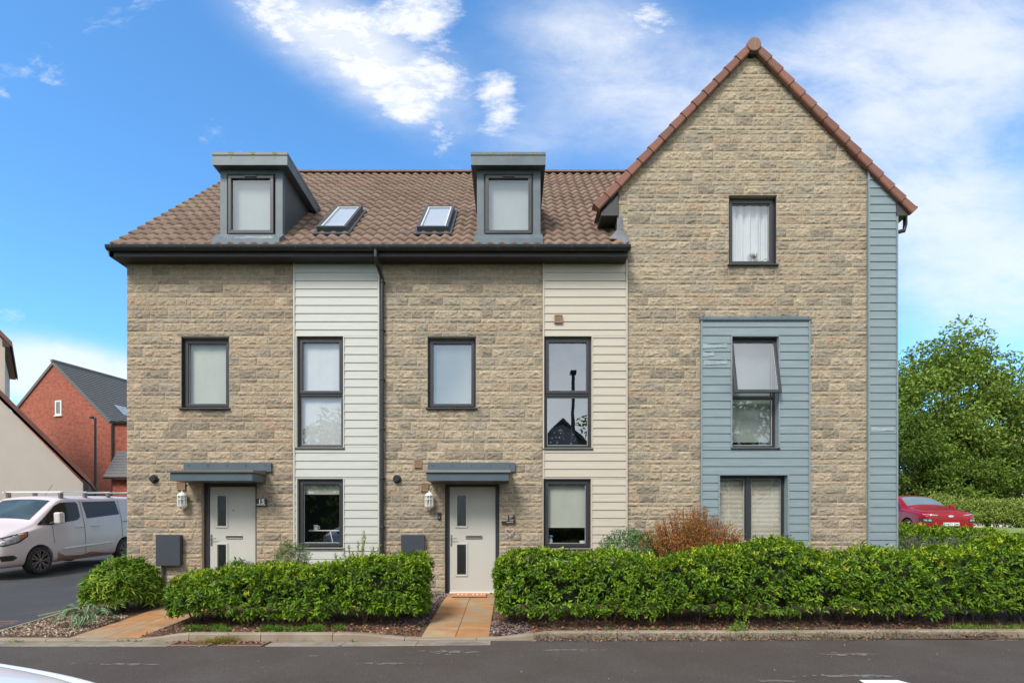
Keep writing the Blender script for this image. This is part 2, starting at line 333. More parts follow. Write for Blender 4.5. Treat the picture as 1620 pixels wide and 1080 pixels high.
# ================================================================= stone walling
def stone(name, parent, x0, x1, z0, z1, holes, seed, clip=None, warm=(1, 1, 1)):
    rg = np.random.RandomState(seed); V = []; Q = []; C = []; n = 0
    MG = np.array([.29, .245, .185]); crs = []; z = z0; tall = True; rc = np.random.RandomState(7)
    while z < z1:
        h = .148 if tall else .072
        crs.append((z, min(z + h, z1))); z += h + .011
        tall = (not tall) if rc.rand() < .82 else tall
    for ci, (za, zb) in enumerate(crs):
        if zb - za < .02: continue
        x = x0 - rg.rand() * .3; tallc = (zb - za) > .1
        while x < x1:
            L = rg.choice([.22, .33, .44], p=[.3, .4, .3]) if tallc else rg.choice([.33, .44, .60], p=[.3, .4, .3])
            a, b = max(x + .0055, x0), min(x + L - .0055, x1); x += L
            if b - a < .03: continue
            rects = [(a, b, za, zb)]
            for hl in holes: rects = sub_rect(rects, hl)
            t = rg.rand()
            base = np.array([.385, .312, .220]) * (0.90 + .20 * rg.rand())
            if t < (.24 if tallc else .10): base = np.array([.255, .212, .160]) * (.85 + .35 * rg.rand())
            elif t < .34: base = np.array([.305, .262, .200]) * (.9 + .2 * rg.rand())
            elif t < .42: base = np.array([.365, .270, .185])
            base = base * np.array(warm); tiltz = rg.uniform(-.05, .06); bd = rg.uniform(.001, .006)
            for (ra, rb, rc_, rd) in rects:
                if rb - ra < .015 or rd - rc_ < .012: continue
                e = .009
                nx = max(1, int((rb - ra) / .0165)); nz = max(1, int((rd - rc_) / .0155))
                xs = np.concatenate([[ra], np.linspace(ra + e, rb - e, nx + 1), [rb]]); zs = np.concatenate([[rc_], np.linspace(rc_ + e, rd - e, nz + 1), [rd]])
                X, Zz = np.meshgrid(xs, zs)
                d = bd + .020 * (vn(X * 16 + ci * 3.3, Zz * 26, seed) - .35) + .021 * (vn(X * 33 + Zz * 20, Zz * 50 - X * 14, seed + 5) - .42) + (Zz - (za + zb) / 2) * tiltz
                ez = np.minimum(Zz - rc_, rd - Zz); ex = np.minimum(X - ra, rb - X); wdw = np.clip(np.minimum(ez, ex * 1.3) / .028, 0, 1) ** .7
                d = np.maximum(d * wdw, .0005)
                d[0, :] = 0; d[-1, :] = 0; d[:, 0] = 0; d[:, -1] = 0
                Y = -.003 - d
                k = X.size; idx = np.arange(k).reshape(X.shape) + n
                V.append(np.stack([X.ravel(), Y.ravel(), Zz.ravel()], 1))
                Q.append(np.stack([idx[:-1, :-1].ravel(), idx[:-1, 1:].ravel(), idx[1:, 1:].ravel(), idx[1:, :-1].ravel()], 1))
                lo = np.clip((Zz.ravel() - 0.0) / 3.0, 0, 1)[:, None]
                xx_, zz_ = X.ravel(), Zz.ravel(); mo = np.clip((vn(xx_ * 13, zz_ * 22, seed + 71) * .6 + vn(xx_ * 34, zz_ * 44, seed + 72) * .4 - .50) * 3.2, 0, .75)
                cb = base[None] * (1 - mo[:, None]) + MG[None] * mo[:, None]
                stn = np.zeros(k)
                for hl in holes:
                    if hl[1] - hl[0] < 1.3 and hl[2] > .5: stn = np.maximum(stn, ((xx_ > hl[0] - .1) & (xx_ < hl[1] + .1) & (zz_ < hl[2])) * np.clip(1 - (hl[2] - zz_) / .45, 0, 1) * np.clip(vn(xx_ * 9, zz_ * 2.2, seed + 61) * 1.8 - .5, 0, 1))
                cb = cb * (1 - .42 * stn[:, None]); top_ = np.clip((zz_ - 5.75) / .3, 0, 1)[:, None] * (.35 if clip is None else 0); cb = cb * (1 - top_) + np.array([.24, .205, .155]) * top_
                C.append(cb * (.88 + .24 * vn(X.ravel() * 30, Zz.ravel() * 30, seed + 9))[:, None]); n += k
    return fast(name, np.concatenate(V), np.concatenate(Q), M['block'], parent, np.concatenate(C), clip=clip)
def backing(name, parent, rects, holes, clip=None, mt='mortar', y0=0.0, y1=.28):
    b = MB()
    for h in holes: rects = sub_rect(rects, h)
    for r in rects: b.box(r[0], r[1], y0, y1, r[2], r[3])
    return b.build(name, M[mt], parent, clip=clip)
def boards(name, parent, x0, x1, z0, z1, holes, mt, pitch=.1535, ztop=None, clip=None, trims=True):
    b = MB(); e = .028 if trims else 0; z = ztop if ztop else z1
    while z > z0 + .01:
        za = max(z - pitch, z0)
        zz1 = z1 if z == (ztop or z1) else min(z, z1); rr = [(x0 + e, x1 - e, za, zz1)]
        for h in holes: rr = sub_rect(rr, (h[0] - .02, h[1] + .02, h[2], h[3]))
        for (a, c, p, q) in rr:
            if c - a < .02 or q - p < .01: continue
            yb = -.042 + (p - za) / pitch * .013; yt = -.042 + (q - za) / pitch * .013
            b.prism([(yb, p + .004), (yt, q), (.0, q), (.0, p + .004)], a, c, 'x')
        z -= pitch
    if trims:
        for xx in (x0, x1 - e):
            rr = [(xx, xx + e, z0, z1)]
            for h in holes: rr = sub_rect(rr, h)
            for (a, c, p, q) in rr:
                if c - a > .005: b.box(a, c, -.054, 0, p, q)
        for h in holes:                       # slim edging round openings
            b.box(h[1] - .001, h[1] + .020, -.050, 0, max(h[2], z0), h[3])
            if h[0] > x0 + .05: b.box(h[0] - .020, h[0] + .001, -.050, 0, max(h[2], z0), h[3])
    return b.build(name, M[mt], parent, clip=clip)
def window(parent, x0, x1, z0, z1, y=.075, transom=None, blind=None, gl='glass', label=None, sill=True, room=True, head=True, mull=None, sashes=None):
    """frame (part) > glass, sill, blind, room_lining"""
    b = MB(); ft = .036; b.rect_frame(x0, x1, z0, z1, ft, y, y + .06)
    panes = []
    zt = z1 - ft; zb = z0 + ft; xa = x0 + ft; xb = x1 - ft
    cells = []
    if transom: b.box(xa, xb, y, y + .06, transom - .022, transom + .022); cells = [(xa, xb, transom + .022, zt, 1), (xa, xb, zb, transom - .022, 0)]
    elif mull: b.box(mull - .04, mull + .04, y, y + .06, zb, zt); cells = [(xa, mull - .04, zb, zt, 0), (mull + .04, xb, zb, zt, 0)]
    else: cells = [(xa, xb, zb, zt, 1)]
    bd = MB()
    for (a, c, p, q, s) in cells:
        st = .056 if s else .026
        b.rect_frame(a + .001, c - .001, p + .001, q - .001, st, y - (.014 if s else -.012), y + .045)
        bd.rect_frame(a + st, c - st, p + st, q - st, .010, y + .020, y + .030)
        panes.append((a + st, c - st, p + st, q - st))
    o = b.build('window', M['anth'], parent, bevel=.004)
    if label: o['label'] = label
    bd.build('glazing_bead', M['spacer'], o)
    g = MB()
    for (a, c, p, q) in panes: g.add([(a, y + .032, p), (c, y + .032, p), (c, y + .032, q), (a, y + .032, q)], [(0, 1, 2, 3)])
    g.build('pane', M[gl], o, fixn=False)
    if sill: MB().prism([(-.060, z0 - .032), (-.060, z0 - .008), (y, z0 - .001), (y, z0 - .030)], x0 - .03, x1 + .03, 'x').build('sill', M['anth'], o, bevel=.003)
    if head: MB().box(x0 - .002, x1 + .002, -.016, y - .002, z1 + .003, z1 + .022).build('head_trim', M['anth2'], o)
    if room:
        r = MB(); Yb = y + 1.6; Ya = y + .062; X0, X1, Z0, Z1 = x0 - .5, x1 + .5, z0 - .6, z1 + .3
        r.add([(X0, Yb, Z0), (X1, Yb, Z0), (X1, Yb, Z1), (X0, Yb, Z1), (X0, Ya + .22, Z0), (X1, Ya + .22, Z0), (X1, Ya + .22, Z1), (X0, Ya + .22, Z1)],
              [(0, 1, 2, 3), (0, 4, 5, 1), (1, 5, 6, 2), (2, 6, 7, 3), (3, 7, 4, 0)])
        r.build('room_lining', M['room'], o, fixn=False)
    if blind:
        kind, frac, mk = blind
        zt_ = z1 - ft - .02; zb_ = zt_ - (z1 - z0 - 2 * ft) * frac
        bb = MB(); yy = y + .085
        if kind == 'roller':
            n = 8
            for i in range(n):
                a = x0 + .02 + (x1 - x0 - .04) * i / n; c = x0 + .02 + (x1 - x0 - .04) * (i + 1) / n; y1 = yy + .004 * math.sin(i * 1.7); y2 = yy + .004 * math.sin((i + 1) * 1.7)
                bb.add([(a, y1, zb_), (c, y2, zb_), (c, y2, zt_), (a, y1, zt_)], [(0, 1, 2, 3)])
            bb.box(x0 + .02, x1 - .02, yy - .008, yy + .012, zb_ - .02, zb_)
        elif kind == 'slats':
            z = zt_
            while z > zb_:
                bb.add([(x0 + .03, yy - .010, z - .016), (x1 - .03, yy - .010, z - .016), (x1 - .03, yy + .010, z), (x0 + .03, yy + .010, z)], [(0, 1, 2, 3)]); z -= .0245
            for px in (x0 + (x1 - x0) * .2, x0 + (x1 - x0) * .42, x0 + (x1 - x0) * .62, x0 + (x1 - x0) * .85): bb.box(px - .002, px + .002, yy - .014, yy - .011, zb_, zt_)
        elif kind == 'curtain':
            n = 60; pts = []
            for i in range(n + 1):
                a = x0 + .02 + (x1 - x0 - .04) * i / n; pts.append((a, yy + .05 + .025 * math.sin(i * .55) + .012 * math.sin(i * 1.31)))
            for i in range(n): bb.add([(pts[i][0], pts[i][1], zb_), (pts[i + 1][0], pts[i + 1][1], zb_), (pts[i + 1][0], pts[i + 1][1], zt_), (pts[i][0], pts[i][1], zt_)], [(0, 1, 2, 3)])
        bb.build({'roller': 'roller_blind', 'slats': 'venetian_blind', 'curtain': 'curtain'}[kind], M[mk], o, fixn=False)
    return o
def rect(pa, pb, pc, pd): return (PX(pa), PX(pb), PZ(pd), PZ(pc))      # photo px box -> (x0,x1,z0,z1) on the facade
def text(s, size, loc, mt, parent, name='lettering', rot=(R(90), 0, 0), ext=.003, align='LEFT', bold=0.0):
    cu = bpy.data.curves.new('t', 'FONT'); cu.body = s; cu.size = size; cu.extrude = ext; cu.align_x = align; cu.offset = bold
    o = bpy.data.objects.new('t', cu); col.objects.link(o); bpy.context.view_layer.update()
    me = bpy.data.meshes.new_from_object(o.evaluated_get(bpy.context.evaluated_depsgraph_get())); bpy.data.objects.remove(o)
    me.transform(Matrix.Translation(loc) @ Matrix.Rotation(rot[2], 4, 'Z') @ Matrix.Rotation(rot[0], 4, 'X')); me.materials.clear(); me.materials.append(mt)
    r = bpy.data.objects.new(name, me); return link(r, parent)
# ================================================================= the houses
XL, XP, XR, XG = PX(201), PX(603.5), PX(992), PX(1418)
ZE = 6.26                                              # wall top under the soffit
h15 = empty('terraced_house', (PX(402), 0, 0), 'left terraced house number 15 with grey-white boards beside its stone wall', 'house', 'terraced houses of the row')
h14 = empty('terraced_house', (PX(797), 0, 0), 'middle terraced house number 14 with cream boards, between number 15 and the tall gable', 'house', 'terraced houses of the row')
hg = empty('gable_house', (PX(1205), 0, 0), 'tall gable-fronted stone house with blue-grey boarded window bay and terracotta verge', 'house')
W = dict(a=rect(287, 362.5, 534, 645), b=rect(470.5, 544, 533, 708), c=rect(471.5, 544, 757.5, 866),
         d=rect(676.5, 753, 534, 645), e=rect(860.5, 935.5, 533, 709), f=rect(859.5, 934.5, 757.5, 867),
         g=rect(1153, 1228, 311, 418.5), h=rect(1156.5, 1230.5, 532.5, 708), i=rect(1137, 1245, 751, 869))
D15 = (PX(319), PX(406), -.05, PZ(762)); D14 = (PX(703.5), PX(790), -.05, PZ(764.5))
c15 = rect(465.5, 601, 400, 892); c15 = (c15[0], c15[1], c15[2], ZE)
c14 = rect(858.5, 992, 400, 892); c14 = (c14[0], c14[1], c14[2], ZE)
cgb = rect(1107.5, 1280, 507, 866); cgs = rect(1371, 1418, 250, 870)
def full(r): return (r[0] + .004, r[1] - .004, r[2] + .004, r[3] + .1)
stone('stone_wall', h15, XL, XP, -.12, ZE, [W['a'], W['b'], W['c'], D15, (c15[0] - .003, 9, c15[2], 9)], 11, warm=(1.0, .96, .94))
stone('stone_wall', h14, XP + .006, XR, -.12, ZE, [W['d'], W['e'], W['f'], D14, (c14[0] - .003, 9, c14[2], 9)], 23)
backing('wall', h15, [(XL, XP, -.3, ZE + .35)], [W['a'], W['b'], W['c'], D15])
backing('wall', h14, [(XP, XR, -.3, ZE + .35)], [W['d'], W['e'], W['f'], D14])
boards('weatherboarding', h15, *c15, [W['b'], W['c']], 'clad_g', ztop=PZ(432.5) + .1535)
boards('weatherboarding', h14, *c14, [W['e'], W['f']], 'clad_c', ztop=PZ(432.5) + .1535)
# --- gable house wall
GX, GZ = PX(1192, -.1), PZ(66, -.1)
slope = math.atan2(PZ(66, -.1) - PZ(331, -.1), PX(1446, -.1) - PX(1192, -.1))
nL = Vector((-math.sin(slope), 0, math.cos(slope))); nR = Vector((math.sin(slope), 0, math.cos(slope)))
def gclip(off): A_ = Vector((GX, 0, GZ)); return [(A_ - nL * off, nL), (A_ - nR * off, nR)]
GL = PX(978)
gh = [W['g'], cgb, cgs]
stone('stone_wall', hg, XR + .006, XG, -.12, GZ, [W['g'], cgb, (cgs[0] - .003, 99, -1, 99)], 37, clip=gclip(.06))
stone('stone_wall', hg, GL, XR + .0055, ZE + .02, GZ, [], 51, clip=gclip(.06))
backing('wall', hg, [(XR, XG, -.3, GZ + .5), (GL, XR, ZE, GZ)], [W['g'], W['h'], W['i']], clip=gclip(.07))
MB().box(XG - .02, XG + .0, .281, 8.6, -.3, PZ(331)).build('side_wall', M['clad_b'], hg)
MB().box(XL + .0, XL + .25, .281, 9.2, -.3, ZE + .1).build('side_wall', M['mortar'], h15)
boards('weatherboarding', hg, *cgb, [W['h'], W['i']], 'clad_b', ztop=PZ(518.5) + .1535)
boards('weatherboarding', hg, *cgs, [], 'clad_b', ztop=PZ(518.5) + .1535 * 21, clip=gclip(.06))
b = MB(); cx = [cgb[0] - .02, cgb[1] + .02]; b.prism([(-.066, PZ(508)), (-.066, PZ(505.5)), (-.012, PZ(500.5)), (-.0, PZ(500.5)), (-.0, PZ(508))], cx[0], cx[1], 'x')
o = b.build('head_flashing', M['zinc'], hg, bevel=.002)
for k in range(5): MB().lathe([(.007, -.06), (.007, -.03)], (cx[0] + .06 + (cx[1] - cx[0] - .12) * k / 4, 0, PZ(503)), 8, 'y').build('fixing_screw', M['blackm'], o)
b = MB()
for (xa, xb, py) in ((1110, 1149, 548), (1110, 1128, 561), (1112, 1149, 574), (1376, 1412, 679)):
    z = PZ(py); MB().add([(PX(xa), -.047, z - .05), (PX(xb), -.047, z - .03), (PX(xb), -.040, z + .045), (PX((xa + xb) / 2), -.039, z + .02), (PX(xa), -.040, z + .05)], [(0, 1, 2, 3, 4)]).build('board_bloom', M['chalk'], hg)
# --- windows
window(h15, *W['a'], blind=('roller', 1, 'blind'), gl='glass_l')
window(h15, *W['b'], y=.03, transom=PZ(624), blind=('roller', 1, 'blindw'), gl='glass')
w = window(h15, *W['c'], y=.03, blind=('roller', .17, 'blind'), gl='glass')
window(h14, *W['d'], blind=('roller', 1, 'blind_sky'), gl='glass_h')  # grey sheet behind the pane paints in part of the mirrored grey sky
w14e = window(h14, *W['e'], y=.03, transom=PZ(624), gl='glass_h')
window(h14, *W['f'], y=.03, blind=('roller', .68, 'blind'), gl='glass_l')
wg = window(hg, *W['g'], blind=('curtain', 1, 'curtain'), gl='glass')
window(hg, *W['i'], y=.10, mull=PX(1187), blind=('slats', 1, 'slat'), gl='glass_l', sill=False)
# gable middle window: fixed lower light, open top-hung sash
x0, x1, z0, z1 = W['h']; y = .10; b = MB(); b.rect_frame(x0, x1, z0, z1, .035, y, y + .06); tz = PZ(626); b.box(x0 + .035, x1 - .035, y, y + .06, tz - .025, tz + .025)
b.rect_frame(x0 + .036, x1 - .036, z0 + .036, tz - .026, .022, y + .010, y + .045)
wh = b.build('window', M['anth'], hg, bevel=.004); wh['label'] = 'window with its upper sash tilted open'
MB().prism([(-.060, z0 - .032), (-.060, z0 - .008), (y, z0 - .001), (y, z0 - .030)], x0 - .02, x1 + .02, 'x').build('sill', M['anth'], wh, bevel=.003)
MB().rect_frame(x0 + .058, x1 - .058, z0 + .058, tz - .048, .012, y + .02, y + .03).build('glazing_bead', M['spacer'], wh)
MB().add([(x0 + .05, y + .032, z0 + .05), (x1 - .05, y + .032, z0 + .05), (x1 - .05, y + .032, tz - .04), (x0 + .05, y + .032, tz - .04)], [(0, 1, 2, 3)]).build('pane', M['glass'], wh, fixn=False)
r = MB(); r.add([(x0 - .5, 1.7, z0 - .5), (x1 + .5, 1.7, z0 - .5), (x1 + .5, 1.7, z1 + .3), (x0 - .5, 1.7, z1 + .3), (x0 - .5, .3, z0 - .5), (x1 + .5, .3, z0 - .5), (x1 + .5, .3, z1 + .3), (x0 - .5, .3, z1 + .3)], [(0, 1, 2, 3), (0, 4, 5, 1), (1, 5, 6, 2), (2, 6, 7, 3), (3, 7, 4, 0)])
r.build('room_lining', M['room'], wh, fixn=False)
MB().add([(x0 + .03, y + .16, z0 + .14), (x1 - .03, y + .16, z0 + .14), (x1 - .03, y + .16, z1), (x0 + .03, y + .16, z1)], [(0, 1, 2, 3)]).build('roller_blind', M['blind_sky'], wh, fixn=False)
sh = MB(); sg = MB(); sb = MB(); a0, a1, p0, p1 = x0 + .005, x1 - .005, tz - .01, z1 - .03
sh.rect_frame(a0, a1, p0, p1, .058, y - .045, y - .002); sb.rect_frame(a0 + .058, a1 - .058, p0 + .058, p1 - .058, .010, y - .02, y - .01)
sg.add([(a0 + .058, y - .012, p0 + .058), (a1 - .058, y - .012, p0 + .058), (a1 - .058, y - .012, p1 - .058), (a0 + .058, y - .012, p1 - .058)], [(0, 1, 2, 3)])
T = Matrix.Translation((0, y, p1)) @ Matrix.Rotation(R(-12.5), 4, 'X') @ Matrix.Translation((0, -y, -p1))
s1 = sh.build('open_sash', M['anth'], wh, bevel=.004); s1.data.transform(T)
s2 = sg.build('pane', M['glass_h'], wh, fixn=False); s2.data.transform(T); s3 = sb.build('glazing_bead', M['spacer'], wh); s3.data.transform(T)
for wd_, yy_ in ((W['h'], .10), (W['i'], .10)):
    l_ = MB(); l_.box(wd_[0] - .019, wd_[0] + .006, -.049, yy_ - .002, wd_[2], wd_[3]); l_.box(wd_[1] - .006, wd_[1] + .019, -.049, yy_ - .002, wd_[2], wd_[3]); l_.box(wd_[0] + .0061, wd_[1] - .0061, -.040, yy_ - .002, wd_[3] - .005, wd_[3] + .02)
    l_.build('reveal_lining', M['clad_b'], hg)
for wd_ in (W['a'], W['d'], W['g']):
    par_ = {id(W['a']): h15, id(W['d']): h14, id(W['g']): hg}[id(wd_)]; MB().box(wd_[0] - .004, wd_[0] + .008, -.002, .073, wd_[2], wd_[3]).build('reveal_lining', M['anth'], par_); MB().box(wd_[1] - .008, wd_[1] + .004, -.002, .073, wd_[2], wd_[3]).build('reveal_lining', M['anth'], par_)
# things standing inside windows
def inside(name, lab, cat, x, y, z, grp=None): return empty(name, (x, y, z), lab, cat, grp)
tz_ = W['g'][2] + .075; t = inside('trophy_cup', 'small silver two-handled trophy cup on the sill of the top gable window', 'trophy', PX(1196.5), .155, tz_)
MB().lathe([(.045, 0), (.045, .02), (.012, .035), (.012, .06), (.05, .085), (.075, .13), (.082, .185), (.07, .18), (.0, .12)], (PX(1196.5), .155, tz_), 20).build('cup', M['chrome'], t, smooth=True)
for s in (-1, 1): MB().tube([(PX(1196.5) + s * (.07 + .035 * math.sin(a)), .155, tz_ + .135 + .035 * math.cos(a)) for a in np.linspace(0, math.pi, 8)], .006, 6).build('handle', M['chrome'], t, smooth=True)
MB().lathe([(.03, 0), (.02, .03), (.008, .05), (.0, .06)], (PX(1196.5), .155, tz_ + .18), 12).build('lid', M['chrome'], t, smooth=True)
t = inside('picture_frame', 'dark picture frame leaning right of the trophy cup in the gable window', 'picture frame', PX(1212), .16, tz_)
MB().add([(PX(1206), .14, tz_), (PX(1220), .17, tz_), (PX(1220), .17, tz_ + .12), (PX(1206), .14, tz_ + .04)], [(0, 1, 2, 3)]).build('frame', M['blackm'], t)
MB().add([(PX(1208), .138, tz_ + .01), (PX(1219), .165, tz_ + .01), (PX(1219), .165, tz_ + .10), (PX(1208), .138, tz_ + .035)], [(0, 1, 2, 3)]).build('picture', M['white'], t)
tb = inside('folding_table', 'white-topped table with thin legs inside the lower window of number 15', 'table', PX(508), .45, PZ(855))
zt = PZ(841) + .015; MB().box(PX(480), PX(545), .28, .75, zt, zt + .02).build('tabletop', M['white'], tb)
for (pa, pb) in ((514, 519), (534, 541)): MB().tube([(PX(pa), .3, zt), (PX(pa) + .05, .3, zt - .2), (PX(pb), .3, zt - .55)], .010, 8).build('leg', M['white'], tb)
t = inside('mug', 'pale mug on the table inside the lower window of number 15', 'mug', PX(489), .36, zt + .02)
MB().lathe([(.04, 0), (.045, .10), (.04, .10), (.035, .01)], (PX(489), .36, zt + .02), 16).build('cup', M['white'], t, smooth=True)
MB().tube([(PX(489) + .045, .36, zt + .10), (PX(489) + .075, .36, zt + .085), (PX(489) + .07, .36, zt + .05), (PX(489) + .043, .36, zt + .045)], .006, 6).build('handle', M['white'], t)
t = inside('blue_lid_jar', 'small jar with bright blue lid in the lower window of number 14', 'jar', PX(872), .16, W['f'][2] + .05)
MB().lathe([(.035, 0), (.04, .10), (.025, .14)], (PX(872), .16, W['f'][2] + .05), 14).build('jar_body', M['blind'], t, smooth=True)
mb_ = mat('blue_lid', (.03, .22, .38), .4, .05); MB().lathe([(.035, .14), (.035, .165), (.05, .17), (.045, .195), (.0, .2)], (PX(872), .16, W['f'][2] + .05), 14).build('lid', mb_, t)
# starry lower pane fabric
st = MB(); nx0, nx1 = W['e'][0] + .06, W['e'][1] - .06; nz0 = W['e'][2] + .05; nzt = nz0 + .42
MB().add([(nx0, .13, nz0), (nx1 - .14, .13, nz0), (nx1 - .28, .13, nzt - .10), (nx0 + .30, .13, nzt), (nx0 + .12, .13, nzt - .05), (nx0, .13, nzt - .22)], [(0, 1, 2, 3, 4, 5)]).build('star_print_cloth', M['navy'], w14e, fixn=False)
rs = np.random.RandomState(4)
for k in range(22):
    sx_, sz_ = rs.uniform(nx0 + .03, nx1 - .2), rs.uniform(nz0 + .02, nz0 + .27); rr = rs.choice([.006, .009, .014, .019]); pts = []
    for j in range(10): a = math.pi / 2 + j * math.pi / 5; q = rr if j % 2 == 0 else rr * .5; pts.append((sx_ + q * math.cos(a), .126, sz_ + q * math.sin(a)))
    st.add(pts, [tuple(range(10))])
cxm, czm = nx0 + .26, nz0 + .29; arc = [(cxm + .038 * math.cos(a), .126, czm + .038 * math.sin(a)) for a in np.linspace(.1, 2.9, 9)] + [(cxm + .03 * math.cos(a), .126, czm - .008 + .03 * math.sin(a)) for a in np.linspace(2.7, .3, 9)]
st.add(arc, [tuple(range(18))]); tag(st.build('star_print', M['blindw'], w14e, fixn=False), kind='stuff')
# --- doors
def door(parent, xo0, xo1, zt, xl0, xl1, zl, glp, low, lab):
    b = MB(); yf = .085
    b.box(xo0, xl0, yf, yf + .08, 0, zt); b.box(xl1, xo1, yf, yf + .08, 0, zt); b.box(xl0, xl1, yf, yf + .08, zl, zt)
    d = b.build('door_frame', M['anth'], parent, bevel=.005)
    leaf = [(xl0 + .003, xl1 - .003, .035, zl - .003)]
    g1 = (PX(glp[0]), PX(glp[1]), PZ(glp[3]), PZ(glp[2])); g2 = (g1[0], g1[1], PZ(low[1]), PZ(low[0]))
    for g in (g1, g2): leaf = sub_rect(leaf, g)
    b = MB()
    for q in leaf: b.box(q[0], q[1], yf + .02, yf + .065, q[2], q[3])
    dl = b.build('front_door', M['door'], parent); dl['label'] = lab
    b = MB()
    for g in (g1, g2): MB().rect_frame(g[0] - .035, g[1] + .035, g[2] - .035, g[3] + .035, .034, yf + .004, yf + .0195).build('glazing_surround', M['door'], dl, bevel=.006)
    b = MB()
    for g in (g1, g2): MB().add([(g[0], yf + .035, g[2]), (g[1], yf + .035, g[2]), (g[1], yf + .035, g[3]), (g[0], yf + .035, g[3])], [(0, 1, 2, 3)]).build('door_pane', M['glassd'], dl, fixn=False)
    b = MB(); cx = (xl0 + xl1) / 2; b.rect_frame(cx - .155 + .03, cx + .155 + .03, PZ(852), PZ(846.6), .012, yf + .006, yf + .0195); b.box(cx - .113, cx + .173, yf + .010, yf + .0195, PZ(852) + .012, PZ(846.6) - .012)
    b.build('letterbox', M['bronze'], dl, bevel=.002)
    b = MB(); hx = xl0 + .035; b.box(hx - .014, hx + .014, yf + .010, yf + .0195, PZ(863), PZ(845)); b.tube([(hx, yf + .012, PZ(851.5)), (hx, yf - .035, PZ(851.5)), (hx + .11, yf - .035, PZ(851.5) + .004)], .009, 8)
    b.build('handle', M['chrome'], dl, smooth=False)
    MB().lathe([(.010, -.004), (.010, .0195)], (PX((glp[0] + glp[1]) / 2 + 18.5), yf, PZ(806.5)), 12, 'y').build('spyhole', M['bronze'], dl)
    MB().box(xl0, xl1, yf - .01, yf + .075, .012, .034).build('threshold', M['white'], dl)
    MB().box(xl0 - .1, xl1 + .05, -.03, yf + .10, -.055, .010).build('brick_sill', M['brickstep'], d, bevel=.004)
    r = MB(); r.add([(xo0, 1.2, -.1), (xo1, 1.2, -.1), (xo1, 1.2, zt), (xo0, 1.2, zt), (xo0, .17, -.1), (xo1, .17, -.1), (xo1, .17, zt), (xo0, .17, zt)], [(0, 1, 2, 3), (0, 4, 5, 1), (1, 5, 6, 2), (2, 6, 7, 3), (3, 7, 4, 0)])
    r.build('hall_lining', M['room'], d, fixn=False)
door(h15, D15[0], D15[1], D15[3], PX(327.2), PX(400.7), PZ(769), (339.8, 353.5, 783.5, 831.5), (861.5, 909), 'pale sage front door of number 15')
door(h14, D14[0], D14[1], D14[3], PX(710.2), PX(783.8), PZ(769), (722.5, 736.5, 783.5, 831.5), (861.5, 909), 'pale sage front door of number 14')
# --- canopies
def canopy(parent, c, mt_top):
    xw = PX(c); a, b_ = xw - .82, xw + .82
    k = MB().box(a, b_, -.060, -.002, PZ(746.5), PZ(731.8)).build('canopy', M['canopy'], parent, bevel=.002)
    dpt = .56; fx0, fx1 = xw - .765, xw + .700
    MB().prism([(-dpt, PZ(760, -dpt) ), (-dpt, PZ(747.5, -dpt)), (-.002, PZ(747.5, -dpt) + .004), (-.002, PZ(760, -dpt))], fx0, fx1, 'x').build('canopy_fascia', M['canopy'], k, bevel=.003)
    zt = PZ(747.5, -dpt) + .005; MB().prism([(-dpt - .035, zt), (-dpt - .035, zt + .038), (-.0605, zt + .080), (-.0605, zt)], fx0 - .045, fx1 + .035, 'x').build('canopy_top', M[mt_top], k, bevel=.003)
    for i in range(5): s = MB().lathe([(.009, -.068), (.009, -.0595)], (a + .10 + (b_ - a - .2) * i / 4, 0, PZ(736.5)), 8, 'y'); s.build('fixing_screw', M['blackm'], k)
canopy(h15, 362, 'brown'); canopy(h14, 746.2, 'canopyt')
# --- wall fittings
def lantern(parent, px):
    x, z = PX(px), PZ(791.5); y = -.11
    o = MB().lathe([(.0, .185), (.012, .18), (.014, .165), (.006, .155), (.05, .135), (.082, .098), (.085, .085), (.0, .085)], (x, y, z), 16).build('wall_light', M['white'], parent, smooth=True)
    b = MB().lathe([(.0, -.185), (.012, -.18), (.016, -.165), (.05, -.145), (.08, -.115), (.084, -.095), (.0, -.095)], (x, y, z), 16)
    b.build('light_base', M['white'], o, smooth=True)
    b = MB()
    for k in range(8): a = k * math.pi / 4 + .2; b.tube([(x + .078 * math.cos(a), y + .078 * math.sin(a), z - .095), (x + .078 * math.cos(a), y + .078 * math.sin(a), z + .085)], .006, 6)
    b.lathe([(.081, -.012), (.081, .0)], (x, y, z + .03), 16); b.build('lantern_cage', M['white'], o)
    b = MB().lathe([(.068, -.094), (.068, .084)], (x, y, z), 16); b.build('lantern_glass', M['glass_l'], o, smooth=True)
    MB().lathe([(.02, -.094), (.022, .0), (.015, .05), (.0, .06)], (x, y, z), 10).build('bulb', M['spacer'], o, smooth=True)
    MB().box(x - .035, x + .035, -.045, -.012, z - .12, z + .06).build('wall_bracket', M['white'], o, bevel=.004)
lantern(h15, 293.5); lantern(h14, 680.5)
def ventb(parent, a, b_, c, d):
    k = MB().rect_frame(PX(a), PX(b_), PZ(d), PZ(c), .014, -.046, -.004); n = 7; w_ = (PX(b_) - PX(a) - .028) / n
    for i in range(n): k.box(PX(a) + .014 + w_ * i, PX(a) + .014 + w_ * (i + .62), -.040, -.004, PZ(d) + .014, PZ(c) - .014)
    return k.build('vent_brick', M['vent'], parent)
ventb(h15, 281, 294.5, 762, 774.5); ventb(h14, 655.5, 667.5, 727, 739.5); ventb(h14, 666, 678, 764, 776.5); vb = ventb(h14, 876.5, 889.5, 500, 512.5); vb.data.transform(Matrix.Translation((0, -.03, 0)))
